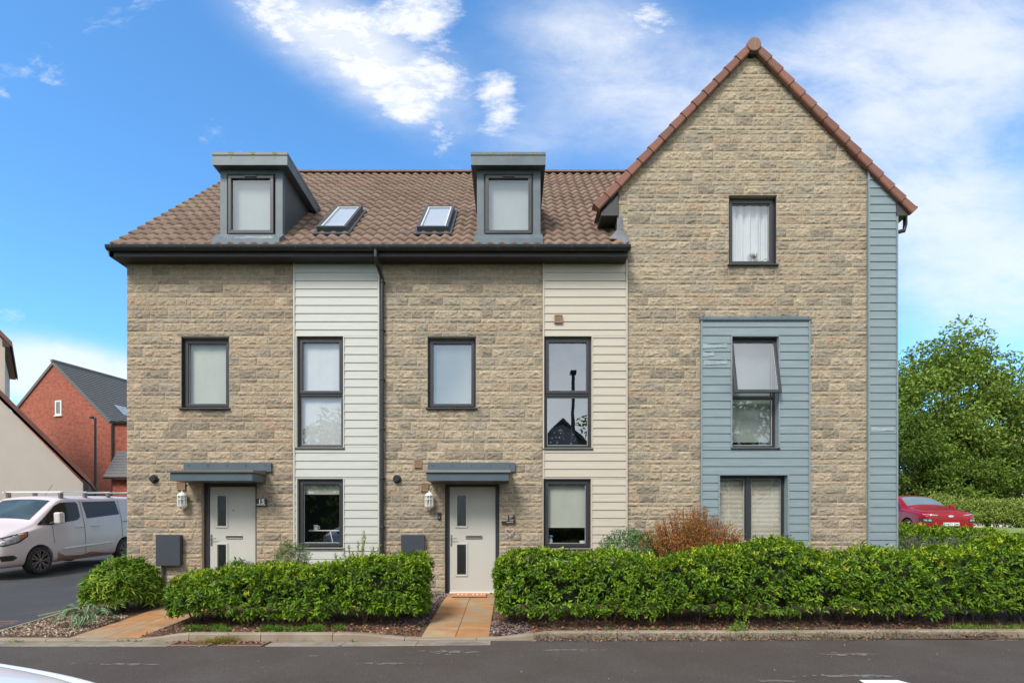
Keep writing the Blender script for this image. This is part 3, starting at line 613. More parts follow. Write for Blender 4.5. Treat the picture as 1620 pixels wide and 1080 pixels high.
for p, px in ((h15, 245), (h14, 628.5)):
    o = MB().lathe([(.078, -.03), (.080, -.012), (.080, -.004)], (PX(px), 0, PZ(757.5)), 20, 'y').build('flue_terminal', M['blackm'], p, smooth=True)
    MB().lathe([(.052, -.09), (.056, -.085), (.056, -.03), (.0, -.03)], (PX(px), 0, PZ(757.5)), 20, 'y').build('flue_pipe', M['blackp'], o, smooth=True)
for p, a, b_ in ((h15, 246.5, 285), (h14, 634.5, 671.5)):
    x0, x1, z0, z1 = PX(a, -.12), PX(b_, -.12), PZ(894.5, -.12), PZ(845, -.12)
    o = MB().box(x0 + .01, x1 - .01, -.105, -.002, z0 + .01, z1 - .01).build('meter_cupboard', M['meter'], p, bevel=.006)
    MB().box(x0, x1, -.128, -.106, z0, z1).build('cupboard_door', M['meter'], o, bevel=.008)
    MB().lathe([(.009, -.005), (.009, .0)], (x1 - .075, -.128, (z0 + z1) / 2), 10, 'y').build('lock', M['chrome'], o)
    MB().tube([(x0 + .085, -.05, z0 + .01), (x0 + .085, -.05, -.1)], .030, 10).build('service_pipe', M['meter'], o, smooth=True)
x0, x1, z0, z1 = rect(692.5, 697.8, 809.5, 821.5); o = MB().box(x0, x1, -.045, -.004, z0, z1).build('video_doorbell', M['blackm'], h14, bevel=.008)
MB().lathe([(.014, -.050), (.014, -.045)], ((x0 + x1) / 2, 0, z0 + .04), 14, 'y').build('button', M['chrome'], o); MB().lathe([(.010, -.049), (.012, -.045)], ((x0 + x1) / 2, 0, z1 - .035), 12, 'y').build('lens', M['carglass'], o)
x0, x1, z0, z1 = rect(407.3, 423.3, 788.3, 800.5); o = MB().box(x0, x1, -.050, -.010, z0, z1).build('house_number_sign', M['anth'], h15, bevel=.002)
text('15', .125, (x0 + .034, -.0525, z0 + .046), M['white'], o, ext=.002, bold=.004)
b = MB(); xx = x0 + .012
for wd in (.035, .022, .030, .026, .028): b.box(xx, xx + wd, -.0530, -.0501, z0 + .022, z0 + .038); xx += wd + .005
b.build('small_lettering', M['white'], o)
x0, x1, z0, z1 = rect(793.3, 815, 823.8, 827.6); o = MB().box(x0, x1, -.056, -.030, z0, z1).build('house_number', M['blackm'], h14, bevel=.001); o['label'] = 'dark cut-out number 14 on a bar'
text('14', .185, (x0 + .085, -.055, z1 - .006), M['blackm'], o, ext=.002, bold=.0012)
b = MB(); xx = x0 + .10
for wd in (.024, .018, .022, .020, .024): b.box(xx, xx + wd, -.059, -.0565, z0 + .015, z0 + .028); xx += wd + .003
b.build('small_lettering', M['spacer'], o)
pt_ = empty('potted_plant', (PX(925), .2, W['f'][2] + .05), 'small leafy plant in a white pot, low right in the ground window of number 14', 'potted plant')
MB().lathe([(.05, 0), (.065, .09), (.06, .09), (.05, .02)], (PX(924), .2, W['f'][2] + .05), 16).build('pot', M['white'], pt_, smooth=True)
hx, hz = PX(806), PZ(840.5); pts = [(.0047 * 16 * math.sin(t) ** 3, .0047 * (13 * math.cos(t) - 5 * math.cos(2 * t) - 2 * math.cos(3 * t) - math.cos(4 * t))) for t in np.linspace(0, 2 * math.pi, 33)]
t = tag(MB().tube([(hx + p, -.046, hz + q) for p, q in pts], .007, 6).build('heart_decoration', M['pink'], smooth=True), 'small pale pink wire heart hanging on the stone wall below the number 14', 'heart ornament')
# ================================================================= main roof
RY, RZ, EY, EZ = 4.4, 10.70, -.32, 6.405
sl_len = math.hypot(RY - EY, RZ - EZ); su = Vector((0, (RY - EY) / sl_len, (RZ - EZ) / sl_len)); sn = Vector((0, -su.z, su.y))
def rooftiles(name, parent, xa, xb, clip=None, per=.215, seed=1, v0=0, skips=()):
    nrow = 19; g = sl_len / nrow; nx = int((xb - xa) / per * 8); xs = np.linspace(xa, xb, nx + 1); rg = np.random.RandomState(seed)
    ph = xs / per * 2 * math.pi; prof = .023 * (np.sin(ph) + .12 * np.sin(2 * ph + .6))
    V = []; Q = []; C = []; n = 0; ncol = int((xb - xa) / (per * 2)) + 3
    for r in range(nrow):
        s0, s1 = r * g - .02, (r + 1) * g + .02
        tc_ = rg.uniform(.84, 1.14, ncol)[np.clip(((xs - xa) / (per * 2)).astype(int), 0, ncol - 1)]
        rows = [(s0, -.012), (s0, .044), ((s0 + s1) / 2, .026), (s1, .000)]
        ar = []
        for s, lift in rows:
            off = prof + lift + .003 * (vn(xs * 3, xs * 0 + r, 3) - .5); wob = .006 * (vn(xs * 5.3, xs * 0 + r * 3.1, 9) - .5)
            if lift < 0: off = off * 0 + prof - .004
            P = np.stack([xs, EY + su.y * (s + wob) + sn.y * off, EZ + su.z * (s + wob) + sn.z * off], 1); V.append(P)
            base = np.array([.190, .125, .092]); f = tc_ * (.9 + .2 * vn(xs * 20, xs * 0 + s * 20, 5)); cc = base[None] * f[:, None]
            mo = np.clip(vn(xs * 1.4, xs * 0 + s * 1.4, 31) - .60, 0, 1)[:, None] * 1.2; cc = cc * (1 - mo) + np.array([.20, .17, .10]) * mo
            yel = np.clip(1 - np.hypot(xs - 1.93, (s - .33) * .9) / .17, 0, 1)[:, None]; cc = cc * (1 - yel) + np.array([.34, .27, .03]) * yel
            C.append(cc); ar.append(np.arange(nx + 1) + n); n += nx + 1
        for k in range(3): Q.append(np.stack([ar[k][:-1], ar[k][1:], ar[k + 1][1:], ar[k + 1][:-1]], 1))
    o = fast(name, np.concatenate(V), np.concatenate(Q), M['tile'], parent, np.concatenate(C), clip=clip)
    return o
XV = PX(178, -.3)
r15 = rooftiles('roof', h15, XV, XP, seed=1)
r14 = rooftiles('roof', h14, XP, 2.12, seed=2)
gsurf = Vector((GX, 0, GZ)) + nL * .02
bk = rooftiles('roof_valley', r14, 2.12, 4.5, seed=3, clip=[((0, .05, 0), (0, -1, 0)), (gsurf, Vector((math.sin(slope), 0, -math.cos(slope))))])
for p, ra, xa, xb in ((h15, r15, XV + .03, XP), (h14, r14, XP, 2.10)):
    MB().prism([(EY + .02, EZ - .03), (RY, RZ - .03), (2 * RY - EY, EZ - .03)], xa, xb, 'x').build('roof_underlay', M['fascia'], ra)
    b = MB(); n = int((xb - xa) / .44)
    for i in range(n): a = xa + (xb - xa) * i / n; c = xa + (xb - xa) * (i + 1) / n; b.prism([(RY + .13 * math.cos(t), RZ - .02 + .10 * math.sin(t)) for t in np.linspace(0, math.pi, 9)], a + .004, c - .004 + (.02 if i % 2 else 0), 'x')
    b.build('ridge_tile', M['ridge'], ra)
b = MB(); n = 9
for i in range(n): a = 2.1 + 1.7 * i / n; b.prism([(RY + .13 * math.cos(t), RZ - .02 + .10 * math.sin(t)) for t in np.linspace(0, math.pi, 9)], a, a + 1.7 / n - .01, 'x')
b.build('ridge_tile', M['ridge'], r14)
b = MB(); b.cc = (.235, .142, .098)                     # left verge strip
for i in range(19):
    g = sl_len / 19; s = i * g; p = Vector((0, EY, EZ)) + su * (s - .02); q = Vector((0, EY, EZ)) + su * (s + g)
    b.add([(XV - .012, *(p + sn * .045)[1:]), (XV + .05, *(p + sn * .052)[1:]), (XV + .05, *(q + sn * .03)[1:]), (XV - .012, *(q + sn * .022)[1:]), (XV - .012, *(p - sn * .09)[1:]), (XV - .012, *(q - sn * .09)[1:]), (XV + .05, *(p - sn * .02)[1:])], [(0, 1, 2, 3), (0, 3, 5, 4), (0, 4, 6, 1)])
b.build('verge_tile', M['tile'], r15)
# gutters and fascia
def gutter(parent, xa, xb, y, zt, endl=True, endr=True):
    n = 12; b = MB(); r_ = .062; pr = [(y - r_ * math.cos(t), zt - .004 - .078 * math.sin(t)) for t in np.linspace(0, math.pi, n)]
    for i in range(n - 1): b.add([(xa, *pr[i]), (xb, *pr[i]), (xb, *pr[i + 1]), (xa, *pr[i + 1])], [(0, 1, 2, 3)])
    b.box(xa, xb, y - r_ - .006, y - r_ + .003, zt - .008, zt + .004)
    for e, x in ((endl, xa), (endr, xb)):
        if e: b.add([(x, *p) for p in pr], [tuple(range(n))])
    o = b.build('gutter', M['blackp'], parent); x = xa + .10
    while x < xb - .05:
        b = MB()
        pr2 = [(y - (r_ + .006) * math.cos(t), zt - .004 - .084 * math.sin(t)) for t in np.linspace(0, math.pi * .8, n)]
        for i in range(n - 1): b.add([(x, *pr2[i]), (x + .022, *pr2[i]), (x + .022, *pr2[i + 1]), (x, *pr2[i + 1])], [(0, 1, 2, 3)])
        b.box(x - .004, x + .026, y - r_ - .010, y - r_ - .006, zt - .01, zt + .010); x += .665; b.build('gutter_bracket', M['fascia'], o)
    return o
GZt = PZ(388.5, -.42)
g15 = gutter(h15, PX(168, -.42), XP + .1, -.40, GZt, endr=False); g14 = gutter(h14, XP + .1, PX(997.5, -.42), -.40, GZt, endl=False)
for p, xa, xb in ((h15, XL - .10, XP), (h14, XP + .0005, PX(993, -.3))):
    MB().prism([(-.325, 6.20), (-.325, 6.40), (-.30, 6.40), (-.30, 6.215), (-.02, 6.215), (-.02, 6.20)], xa, xb, 'x').build('fascia_board', M['fascia'], p)
    MB().box(xa + .01, xb - .01, -.32, -.056, 6.195, 6.1995).build('soffit', M['blackm'], p)
MB().prism([(XL - .10, 6.20), (XL - .02, 6.20), (XL - .02, 6.40), (XL - .17, 6.40)], -.325, .3, 'y').build('verge_box', M['fascia'], h15)
xd = PX(604.5, -.07); b = MB(); b.tube([(PX(595, -.36), -.40, GZt - .06), (PX(595, -.36), -.40, GZt - .20)], .036, 12); b.tube([(PX(595, -.36), -.40, GZt - .18), (PX(595.5, -.35), -.38, GZt - .26), (xd, -.08, PZ(440, -.07)), (xd, -.07, PZ(446, -.07)), (xd, -.07, -.1)], .034, 12)
dp = b.build('downpipe', M['blackp'], h15, smooth=True)
b = MB()
for py in (446, 522, 600, 678, 756, 834): b.lathe([(.040, -.018), (.043, -.012), (.043, .012), (.040, .018)], (xd, -.07, PZ(py, -.07)), 14); b.box(xd - .05, xd + .05, -.07, -.003, PZ(py, -.07) - .012, PZ(py, -.07) + .012)
b.build('pipe_clip', M['blackp'], dp)
# --- dormers
def dormer(parent, pl, pr, wl_, wr_, rl, rr_, label):
    yf = -.12; yr = -.28
    x0, x1 = PX(pl, yf), PX(pr, yf); zb = PZ(387.5, yf) + .0; zt = 7.93; yb = 1.7
    zr = lambda Y: EZ + (RZ - EZ) / (RY - EY) * (Y - EY)
    b = MB(); wx0, wx1, wz0, wz1 = PX(wl_, yf), PX(wr_, yf), PZ(374, yf), PZ(275.5, yf)
    for q in sub_rect([(x0, x1, zb - .02, zt)], (wx0, wx1, wz0, wz1)): b.box(q[0], q[1], yf, yf + .12, q[2], q[3])
    d = b.build('dormer', M['zinc'], parent); d['label'] = label
    MB().prism([(yf + .1205, zb - .1), (yb, zr(yb) - .1), (yb, zt), (yf + .1205, zt)], x0 + .001, x0 + .06, 'x').build('dormer_cheek', M['zincd'], d)
    MB().prism([(yf + .1205, zb - .1), (yb, zr(yb) - .1), (yb, zt), (yf + .1205, zt)], x1 - .06, x1 - .001, 'x').build('dormer_cheek', M['zincd'], d)
    kz = (RZ - EZ) / (RY - EY); MB().prism([(EY - .03, EZ - .02), (EY - .03, EZ + .118), (yf - .001, zr(yf) + .13), (yf - .001, zr(yf))], x0 - .035, x1 + .035, 'x').build('base_flashing', M['zinc'], d, bevel=.003)
    a, c = PX(rl, yr), PX(rr_, yr); t1 = PZ(241.3, yr); t0 = PZ(261, yr)
    f = MB(); f.box(a, c, yr, yr + .03, t0, t1 - .05); f.box(a - .005, c + .005, yr - .012, yr + .03, t1 - .05, t1)
    f.box(a, a + .03, yr + .0305, 1.9, t0, t1 - .05); f.box(c - .03, c, yr + .0305, 1.9, t0, t1 - .05); f.box(a - .005, a + .04, yr + .0305, 1.9, t1 - .049, t1); f.box(c - .04, c + .005, yr + .0305, 1.9, t1 - .049, t1); f.box(a + .041, c - .041, yr + .031, 1.9, t1 - .06, t1 - .01)
    ro = f.build('dormer_roof', M['zinc'], d)
    MB().box(a + .031, c - .031, yr + .031, 1.9, t0 + .004, t0 + .02).build('dormer_soffit', M['zincd'], d)
    s = MB(); rg = random.Random(pl)
    for k in range(3):
        x = a + (c - a) * (.25 + .29 * k); s.add([(x - .05, yr - .0135, t1 - .002), (x + .06, yr - .0135, t1 - .002), (x + .03, yr - .0135, t1 - .05), (x - .02, yr - .0135, t1 - .045)], [(0, 1, 2, 3)])
        s.add([(x - .02, yr - .0015, t1 - .05), (x + .012, yr - .0015, t1 - .05), (x + .004, yr - .0015, t1 - .14 + .03 * k), (x - .006, yr - .0015, t1 - .13)], [(0, 1, 2, 3)])
    s.build('moss_stain', M['moss'], d, fixn=False)
    # window
    b = MB(); y = yf + .02; b.rect_frame(wx0, wx1, wz0, wz1, .03, y, y + .06); b.rect_frame(wx0 + .031, wx1 - .031, wz0 + .045, wz1 - .031, .06, y - .05, y + .04)
    wdo = b.build('dormer_window', M['anth'], d, bevel=.004)
    ga, gb, gc, gd = wx0 + .09, wx1 - .09, wz0 + .104, wz1 - .09
    MB().add([(ga, y - .01, gc), (gb, y - .01, gc), (gb, y - .01, gd), (ga, y - .01, gd)], [(0, 1, 2, 3)]).build('pane', M['glass'], d, fixn=False)
    MB().box((ga + gb) / 2 - .11, (ga + gb) / 2 + .11, y - .065, y - .051, wz1 - .072, wz1 - .042).build('trickle_vent', M['blackm'], d)
    MB().box(wx0 - .01, wx1 + .01, yf - .035, yf + .019, wz0 - .02, wz0 + .014).build('sill', M['anth'], d, bevel=.003)
    MB().add([(ga - .03, y + .10, gc), (gb + .03, y + .10, gc), (gb + .03, y + .10, gd), (ga - .03, y + .10, gd)], [(0, 1, 2, 3)]).build('roller_blind', M['dblind'], d, fixn=False)
dormer(h15, 348.4, 447, 359, 436, 336, 454.5, 'blue-grey metal dormer at the left end of the roof')
dormer(h14, 754.5, 855, 765.5, 843.5, 745, 863, 'blue-grey metal dormer near the tall gable')
# --- roof windows
def skylight(parent, xa, xb, sa, sb_, lab):
    P0 = Vector((0, EY, EZ)); T = Matrix(((1, 0, 0, 0), (0, su.y, sn.y, P0.y), (0, su.z, sn.z, P0.z), (0, 0, 0, 1)))
    def bl(mb, name, mt, par, **k): o = mb.build(name, mt, par, fixn=False, **k); o.data.transform(T); return o
    f = MB()
    def fr(x0, x1, a, b_, t, h0, h1):
        f.box(x0, x1, a, a + t, h0, h1); f.box(x0, x1, b_ - t, b_, h0, h1); f.box(x0, x0 + t, a + t, b_ - t, h0, h1); f.box(x1 - t, x1, a + t, b_ - t, h0, h1)
    fr(xa, xb, sa, sb_, .055, .0, .14); o = bl(f, 'roof_window', M['zincd'], parent, bevel=.004); o['label'] = lab
    f = MB(); fr(xa + .055, xb - .055, sa + .055, sb_ - .055, .022, .07, .125); bl(f, 'inner_frame', M['slat'], o)
    f = MB(); f.add([(xa + .07, sa + .07, .120), (xb - .07, sa + .07, .120), (xb - .07, sb_ - .07, .120), (xa + .07, sb_ - .07, .120)], [(0, 1, 2, 3)]); bl(f, 'pane', M['glass_l'], o)
    f = MB(); f.add([(xa + .06, sa + .06, .085), (xb - .06, sa + .06, .085), (xb - .06, sb_ - .06, .085), (xa + .06, sb_ - .06, .085)], [(0, 1, 2, 3)]); bl(f, 'blind', M['blindw'], o)
    f = MB(); f.box(xa - .06, xb + .06, sa - .12, sa - .001, .02, .045); f.box(xa - .06, xa - .001, sa, sb_ + .05, .02, .045); f.box(xb + .001, xb + .06, sa, sb_ + .05, .02, .045); bl(f, 'flashing', M['zincd'], o)
sk = lambda Y: (Y - EY) / su.y
skylight(h15, -3.70, -3.14, sk(.20), sk(1.40), 'roof window beside the left dormer'); skylight(h14, -1.79, -1.19, sk(.20), sk(1.40), 'roof window left of the right dormer')
# ================================================================= gable roof
dL = Vector((-math.cos(slope), 0, -math.sin(slope))); dR = Vector((math.cos(slope), 0, -math.sin(slope))); A = Vector((GX, 0, GZ))
LL = (GX - PX(944, -.12)) / math.cos(slope); LRr = (PX(1447.5, -.12) - GX) / math.cos(slope)
b = MB()
for dv, nv, L in ((dL, nL, LL - .14), (dR, nR, LRr - .04)):
    p, q = A + nv * .03, A + nv * .03 + dv * L; t = nv * -.02; p_, q_ = A + nv * .008, A + nv * .008 + dv * (L - .01); MB().add([(p_.x, -.04, p_.z), (q_.x, -.04, q_.z), (q_.x, 8.7, q_.z), (p_.x, 8.7, p_.z), (p_.x - nv.x * .04, -.04, p_.z - nv.z * .04), (q_.x - nv.x * .04, -.04, q_.z - nv.z * .04), (q_.x - nv.x * .04, 8.7, q_.z - nv.z * .04), (p_.x - nv.x * .04, 8.7, p_.z - nv.z * .04)], [(0, 1, 2, 3), (4, 7, 6, 5), (0, 4, 5, 1), (1, 5, 6, 2), (2, 6, 7, 3)]).build('roof_underlay', M['fascia'], hg)
    for y0, y1 in ((-.05, 8.8),): b.add([(p.x, y0, p.z), (q.x, y0, q.z), (q.x, y1, q.z), (p.x, y1, p.z), (p.x + t.x, y0, p.z + t.z), (q.x + t.x, y0, q.z + t.z), (q.x + t.x, y1, q.z + t.z), (p.x + t.x, y1, p.z + t.z)], [(0, 1, 2, 3), (4, 7, 6, 5), (0, 4, 5, 1), (1, 5, 6, 2), (2, 6, 7, 3)])
gr_ = b.build('roof', M['browntile'], hg)
b = MB(); b.cc = (.2, .085, .058)
for dv, nv, L in ((dL, nL, LL), (dR, nR, LRr)):
    n = 14; st_ = .12; g = (L - st_) / n
    for i in range(n):
        a, c = st_ + g * i, st_ + g * (i + 1) + .025; w0, w1 = .0, .016      # lower end proud
        vs = []
        for s, e in ((a, w0), (c, w1)):
            P = A + dv * s; top = P + nv * (.050 + e); bot = P - nv * (.088 + e * .6)
            for (pt, yy) in ((top, .10), (top, -.085 - e), (top - nv * .02, -.115 - e), (bot + nv * .02, -.115 - e), (bot, -.10 - e), (bot, -.04)): vs.append((pt.x, yy, pt.z))
        fs = [(k, (k + 1) % 6, (k + 1) % 6 + 6, k + 6) for k in range(6)] + [tuple(range(6)), tuple(range(11, 5, -1))]
        f_ = .85 + .3 * random.Random(i * 7 + int(dv.x > 0)).random(); b.cc = (.20 * f_, .085 * f_, .058 * f_); b.add(vs, fs)
M['vt'] = mat('verge_tile_clay', None, .75, .08, 10, .15, 30, attr=True)
b.build('verge_tile', M['vt'], gr_)
k = MB().lathe([(.0, -.145), (.118, -.145), (.130, -.135), (.130, .30)], (GX, 0, PZ(69.5, -.14)), 24, 'y').build('ridge_end_cap', M['verge2'], gr_, smooth=True)
MB().box(GX + .004, GX + .012, -.1475, -.1455, PZ(69.5, -.14) - .11, PZ(69.5, -.14) + .12).build('cap_joint', M['vent'], k)
MB().box(GX - .06, GX + .06, -.11, -.004, PZ(69.5, -.14) - .155, PZ(69.5, -.14) - .128).build('cap_packer', M['blackm'], k)
b = MB().lathe([(.125, .30), (.125, 8.8)], (GX, 0, PZ(69.5, -.14)), 16, 'y'); b.build('ridge_tile', M['verge'], gr_)
# eaves boxes
yb_ = -.06
b = MB().prism([(PX(951, yb_), PZ(341, yb_)), (PX(977.6, yb_), PZ(341, yb_)), (PX(977.6, yb_), PZ(309, yb_)), (PX(951, yb_), PZ(336, yb_))], yb_, .8, 'y'); b.build('eaves_box', M['fascia'], gr_)
b = MB().prism([(PX(1419, yb_), PZ(341, yb_)), (PX(1437, yb_), PZ(341, yb_)), (PX(1441, yb_), PZ(334, yb_)), (PX(1419, yb_), PZ(311, yb_))], yb_, 8.5, 'y'); b.build('eaves_box', M['fascia'], gr_)
b = MB(); r_ = .058; cx, cz = PX(1446, -.1), PZ(327, -.1); pr = [(cx - r_ * math.cos(t), cz - r_ * math.sin(t)) for t in np.linspace(0, math.pi, 10)]
b.prism(pr, -.12, 8.5, 'y'); b.build('gutter', M['blackp'], gr_)
MB().tube([(PX(1432, .1), .1, PZ(336, .1)), (PX(1432, .1), .1, PZ(356, .1)), (PX(1430, .1), .1, PZ(365, .1)), (XG + .02, .12, PZ(368, .1))], .038, 12).build('downpipe', M['blackp'], gr_, smooth=True)
# lead soaker
b = MB(); b.add([(PX(976), -.035, PZ(345)), (PX(984), -.035, PZ(344)), (PX(985), -.038, PZ(368)), (PX(992), -.040, PZ(372)), (PX(996, -.25), -.25, PZ(381, -.25)), (PX(988, -.28), -.28, PZ(385, -.28)), (PX(975, -.2), -.2, PZ(378, -.2)), (PX(963, -.15), -.15, PZ(377, -.15)), (PX(975), -.05, PZ(366))], [(0, 1, 2, 3, 8), (3, 4, 5, 6, 8), (6, 7, 8)])
o = b.build('lead_flashing', M['lead'], gr_); s_ = o.modifiers.new('t', 'SOLIDIFY'); s_.thickness = .012
# ================================================================= ground
def grid(name, xs, ys, fz, mt, kind='structure', keep=None):
    X, Y = np.meshgrid(xs, ys); Z = fz(X, Y); idx = np.arange(X.size).reshape(X.shape)
    Q = np.stack([idx[:-1, :-1], idx[:-1, 1:], idx[1:, 1:], idx[1:, :-1]], -1).reshape(-1, 4)
    if keep is not None:
        cxx = (X[:-1, :-1] + X[1:, 1:]) / 2; cyy = (Y[:-1, :-1] + Y[1:, 1:]) / 2; Q = Q[keep(cxx, cyy).ravel()]
    o = fast(name, np.stack([X.ravel(), Y.ravel(), Z.ravel()], 1), Q, mt, smooth=True); o['kind'] = kind; return o
far = [-900, -400, -200, -120, -80, -60, -45]
gx = np.concatenate([far, np.arange(-40, 41, 1.0), [-a for a in far[::-1]]]); gy = np.concatenate([[-400, -200, -100, -60, -40], np.arange(-30, -4, 2.0), [-3.35], np.arange(-3, 40, 1.0), [45, 60, 90, 150, 300, 900]])
grid('ground', gx, gy, lambda x, y: H(x, y) - .035, M['grass'])
YR = lambda x: -3.40 + .10 * sm(-2.5, .6, x) + .14 * sm(.6, 9, x)
nX = np.arange(-60, 61, .5)
def road_z(x, y): return -.2 + 0 * x
X2 = np.array([-60, 60.]); grid('road', np.arange(-60, 60.1, 1.0), np.array([-10.9, -9, -7, -5, -4, -3.41]), lambda x, y: -.196 + 0 * x, M['asph'])
# the tapering strip of road up to the kerb
xs = np.arange(-30, 40.1, .5); V = []; Q = []
for i, x in enumerate(xs): V += [(x, -3.41, -.196), (x, float(YR(x)) + .02, -.196)]
for i in range(len(xs) - 1): Q.append((2 * i, 2 * i + 2, 2 * i + 3, 2 * i + 1))
o = fast('road_edge', V, Q, M['asph']); o['kind'] = 'structure'
grid('driveway', np.concatenate([np.arange(-16.5, -7.2, .5), [-7.13]]), np.arange(-3.23, 11, .5), lambda x, y: H(x, y) + .004, M['asphd'])
o = MB().add([(-7.13, -3.2, float(H(-7.6, -3.2)) + .004), (-6.93, -3.2, -.16), (-7.0, -1.8, -.09), (-7.2, .3, float(H(-7.6, 0.3)) + .004), (-7.35, .3, float(H(-7.6, 0.3)) + .004)], [(0, 1, 2, 3, 4)]).build('driveway_edge', M['asphd'], fixn=False); o['kind'] = 'structure'
def bedz(x, y): return H(x, y) + .004 + .02 * (vn(x * 3, y * 3, 4) - .5)
grid('planting_bed', np.concatenate([[-6.99], np.arange(-6.8, 7.6, .2), np.arange(7.8, 14, .4)]), np.arange(-3.24, .1, .18), bedz, M['soil'])
# kerbs
def kerb_top(x): return -.165 + .075 * (sm(-4.75, -4.1, x) * (1 - sm(-2.05, -1.15, x)) + sm(-.28, .65, x))
k = MB(); x = -16.0; rk = random.Random(3)
def seg(b, xa, xb, fz, yo, wd, zb, gap=.004):
    n = 4; pts = []
    for i in range(n + 1):
        t = xa + gap + (xb - xa - 2 * gap) * i / n; y = float(YR(t)) + yo; z = fz(t); c = .014
        pts.append([(t, y, zb), (t, y + .012, z - c), (t, y + .012 + c, z), (t, y + wd, z), (t, y + wd, zb)])
    o = len(b.v); vs = [q for p in pts for q in p]; fs = [(5 * i + j, 5 * (i + 1) + j, 5 * (i + 1) + (j + 1) % 5, 5 * i + (j + 1) % 5) for i in range(n) for j in range(5)] + [(0, 1, 2, 3, 4), tuple(5 * n + j for j in (4, 3, 2, 1, 0))]
    b.add(vs, fs)
while x < 22:
    dzk = rk.uniform(-.003, .003); seg(k, x, x + .915, lambda t: float(kerb_top(t)) + dzk, 0, .13, -.26); x += .915
o = k.build('kerb', M['conc']); o['kind'] = 'structure'
k = MB()
for xa, xb in ((-16, -4.22), (-3.02, -.25)):
    n = round((xb - xa) / .9); 
    for i in range(n): seg(k, xa + (xb - xa) * i / n, xa + (xb - xa) * (i + 1) / n, lambda t: -.188, -.27, .262, -.26)
o = k.build('channel_stones', M['concd']); o['kind'] = 'structure'
# moss and dirt line on the kerb face: scattered flakes; slab paths
def slabs(name, xa, xb, ya, yb, rows, seed):
    b = MB(); rg = random.Random(seed); n = rows; tz = lambda y: float(H(-1, y)) + .022
    for r in range(n):
        y0 = ya + (yb - ya) * r / n + .009; y1 = ya + (yb - ya) * (r + 1) / n - .009
        for c in range(2):
            x0 = xa + (xb - xa) * c / 2 + .003; x1 = xa + (xb - xa) * (c + 1) / 2 - .003; f = rg.uniform(.85, 1.1); b.cc = rg.choice([(.33 * f, .225 * f, .13 * f), (.33 * f, .185 * f, .09 * f), (.29 * f, .215 * f, .135 * f)])
            b.add([(x0, y0, tz(y0)), (x1, y0, tz(y0)), (x1, y1, tz(y1)), (x0, y1, tz(y1)), (x0, y0, tz(y0) - .05), (x1, y0, tz(y0) - .05), (x1, y1, tz(y1) - .05), (x0, y1, tz(y1) - .05)], [(0, 1, 2, 3), (4, 7, 6, 5), (0, 4, 5, 1), (1, 5, 6, 2), (2, 6, 7, 3), (3, 7, 4, 0)])
    o = b.build(name, M['slab'], bevel=.004); o['kind'] = 'structure'; return o
slabs('path', -1.17, -.28, -3.26, -.04, 7, 2); slabs('path', -5.73, -4.83, -3.26, -.04, 7, 5)
b = MB()
for ya in np.arange(-3.2, -.6, .92):                      # edging between bed and drive
    za, zb_ = float(H(-6.9, ya)), float(H(-6.9, ya + .91)); xa = -6.95 - .06 * (ya + 3.2); xb = -6.95 - .06 * (ya + 4.1)
    b.add([(xa, ya, za + .03), (xa + .05, ya, za + .03), (xb + .05, ya + .91, zb_ + .03), (xb, ya + .91, zb_ + .03), (xa, ya, za - .1), (xa + .05, ya, za - .1), (xb + .05, ya + .91, zb_ - .1), (xb, ya + .91, zb_ - .1)], [(0, 1, 2, 3), (4, 7, 6, 5), (0, 4, 5, 1), (1, 5, 6, 2), (2, 6, 7, 3), (3, 7, 4, 0)])
o = b.build('bed_edging', M['conc']); o['kind'] = 'structure'
# drains
def grate(x0, x1, y0, y1, z, label, grp, n=6):
    g = empty('drain_grate', ((x0 + x1) / 2, (y0 + y1) / 2, z), label, 'drain grate', grp)
    MB().add([(x0, y0, z), (x1, y0, z), (x1, y1, z), (x0, y1, z)], [(0, 1, 2, 3)]).build('pit', M['blackm'], g)
    b = MB(); b.box(x0, x1, y0, y0 + .02, z, z + .012); b.box(x0, x1, y1 - .02, y1, z, z + .012); b.box(x0, x0 + .02, y0 + .02, y1 - .02, z, z + .012); b.box(x1 - .02, x1, y0 + .02, y1 - .02, z, z + .012)
    b.build('frame', M['iron'], g); b = MB(); ym = (y0 + y1) / 2
    for i in range(n):
        x = x0 + .04 + (x1 - x0 - .16) * i / (n - 1); b.add([(x, y0 + .02, z + .010), (x + .025, y0 + .02, z + .010), (x + .095, ym, z + .010), (x + .07, ym, z + .010), (x, y1 - .02, z + .010), (x + .025, y1 - .02, z + .010)], [(0, 1, 2, 3), (3, 2, 5, 4)])
    b.build('bar', M['iron'], g)
grate(-4.22, -3.72, -3.66, -3.40, -.192, 'rusty road drain grate beside the kerb, the left one of the pair', 'kerbside drain grates')
grate(-3.60, -3.06, -3.66, -3.40, -.192, 'rusty road drain grate beside the kerb, right of the moss clump', 'kerbside drain grates')
grate(-7.85, -7.35, -2.45, -2.05, float(H(-7.6, -2.3)) + .012, 'rusty drain grate set in the driveway left of the shrub', None)
b = MB(); b.add([(3.25, -5.62, -.191), (3.84, -5.62, -.191), (3.70, -5.17, -.191), (3.33, -5.17, -.191)], [(0, 1, 2, 3)])
tag(b.build('road_patch', M['plate'], fixn=False), 'small white painted rectangle on the asphalt at the bottom right', 'road marking')
M['stain'] = mat('chalky_scuff', (.145, .128, .112), .9, .3, 30)
b = MB(); rg = np.random.RandomState(8)
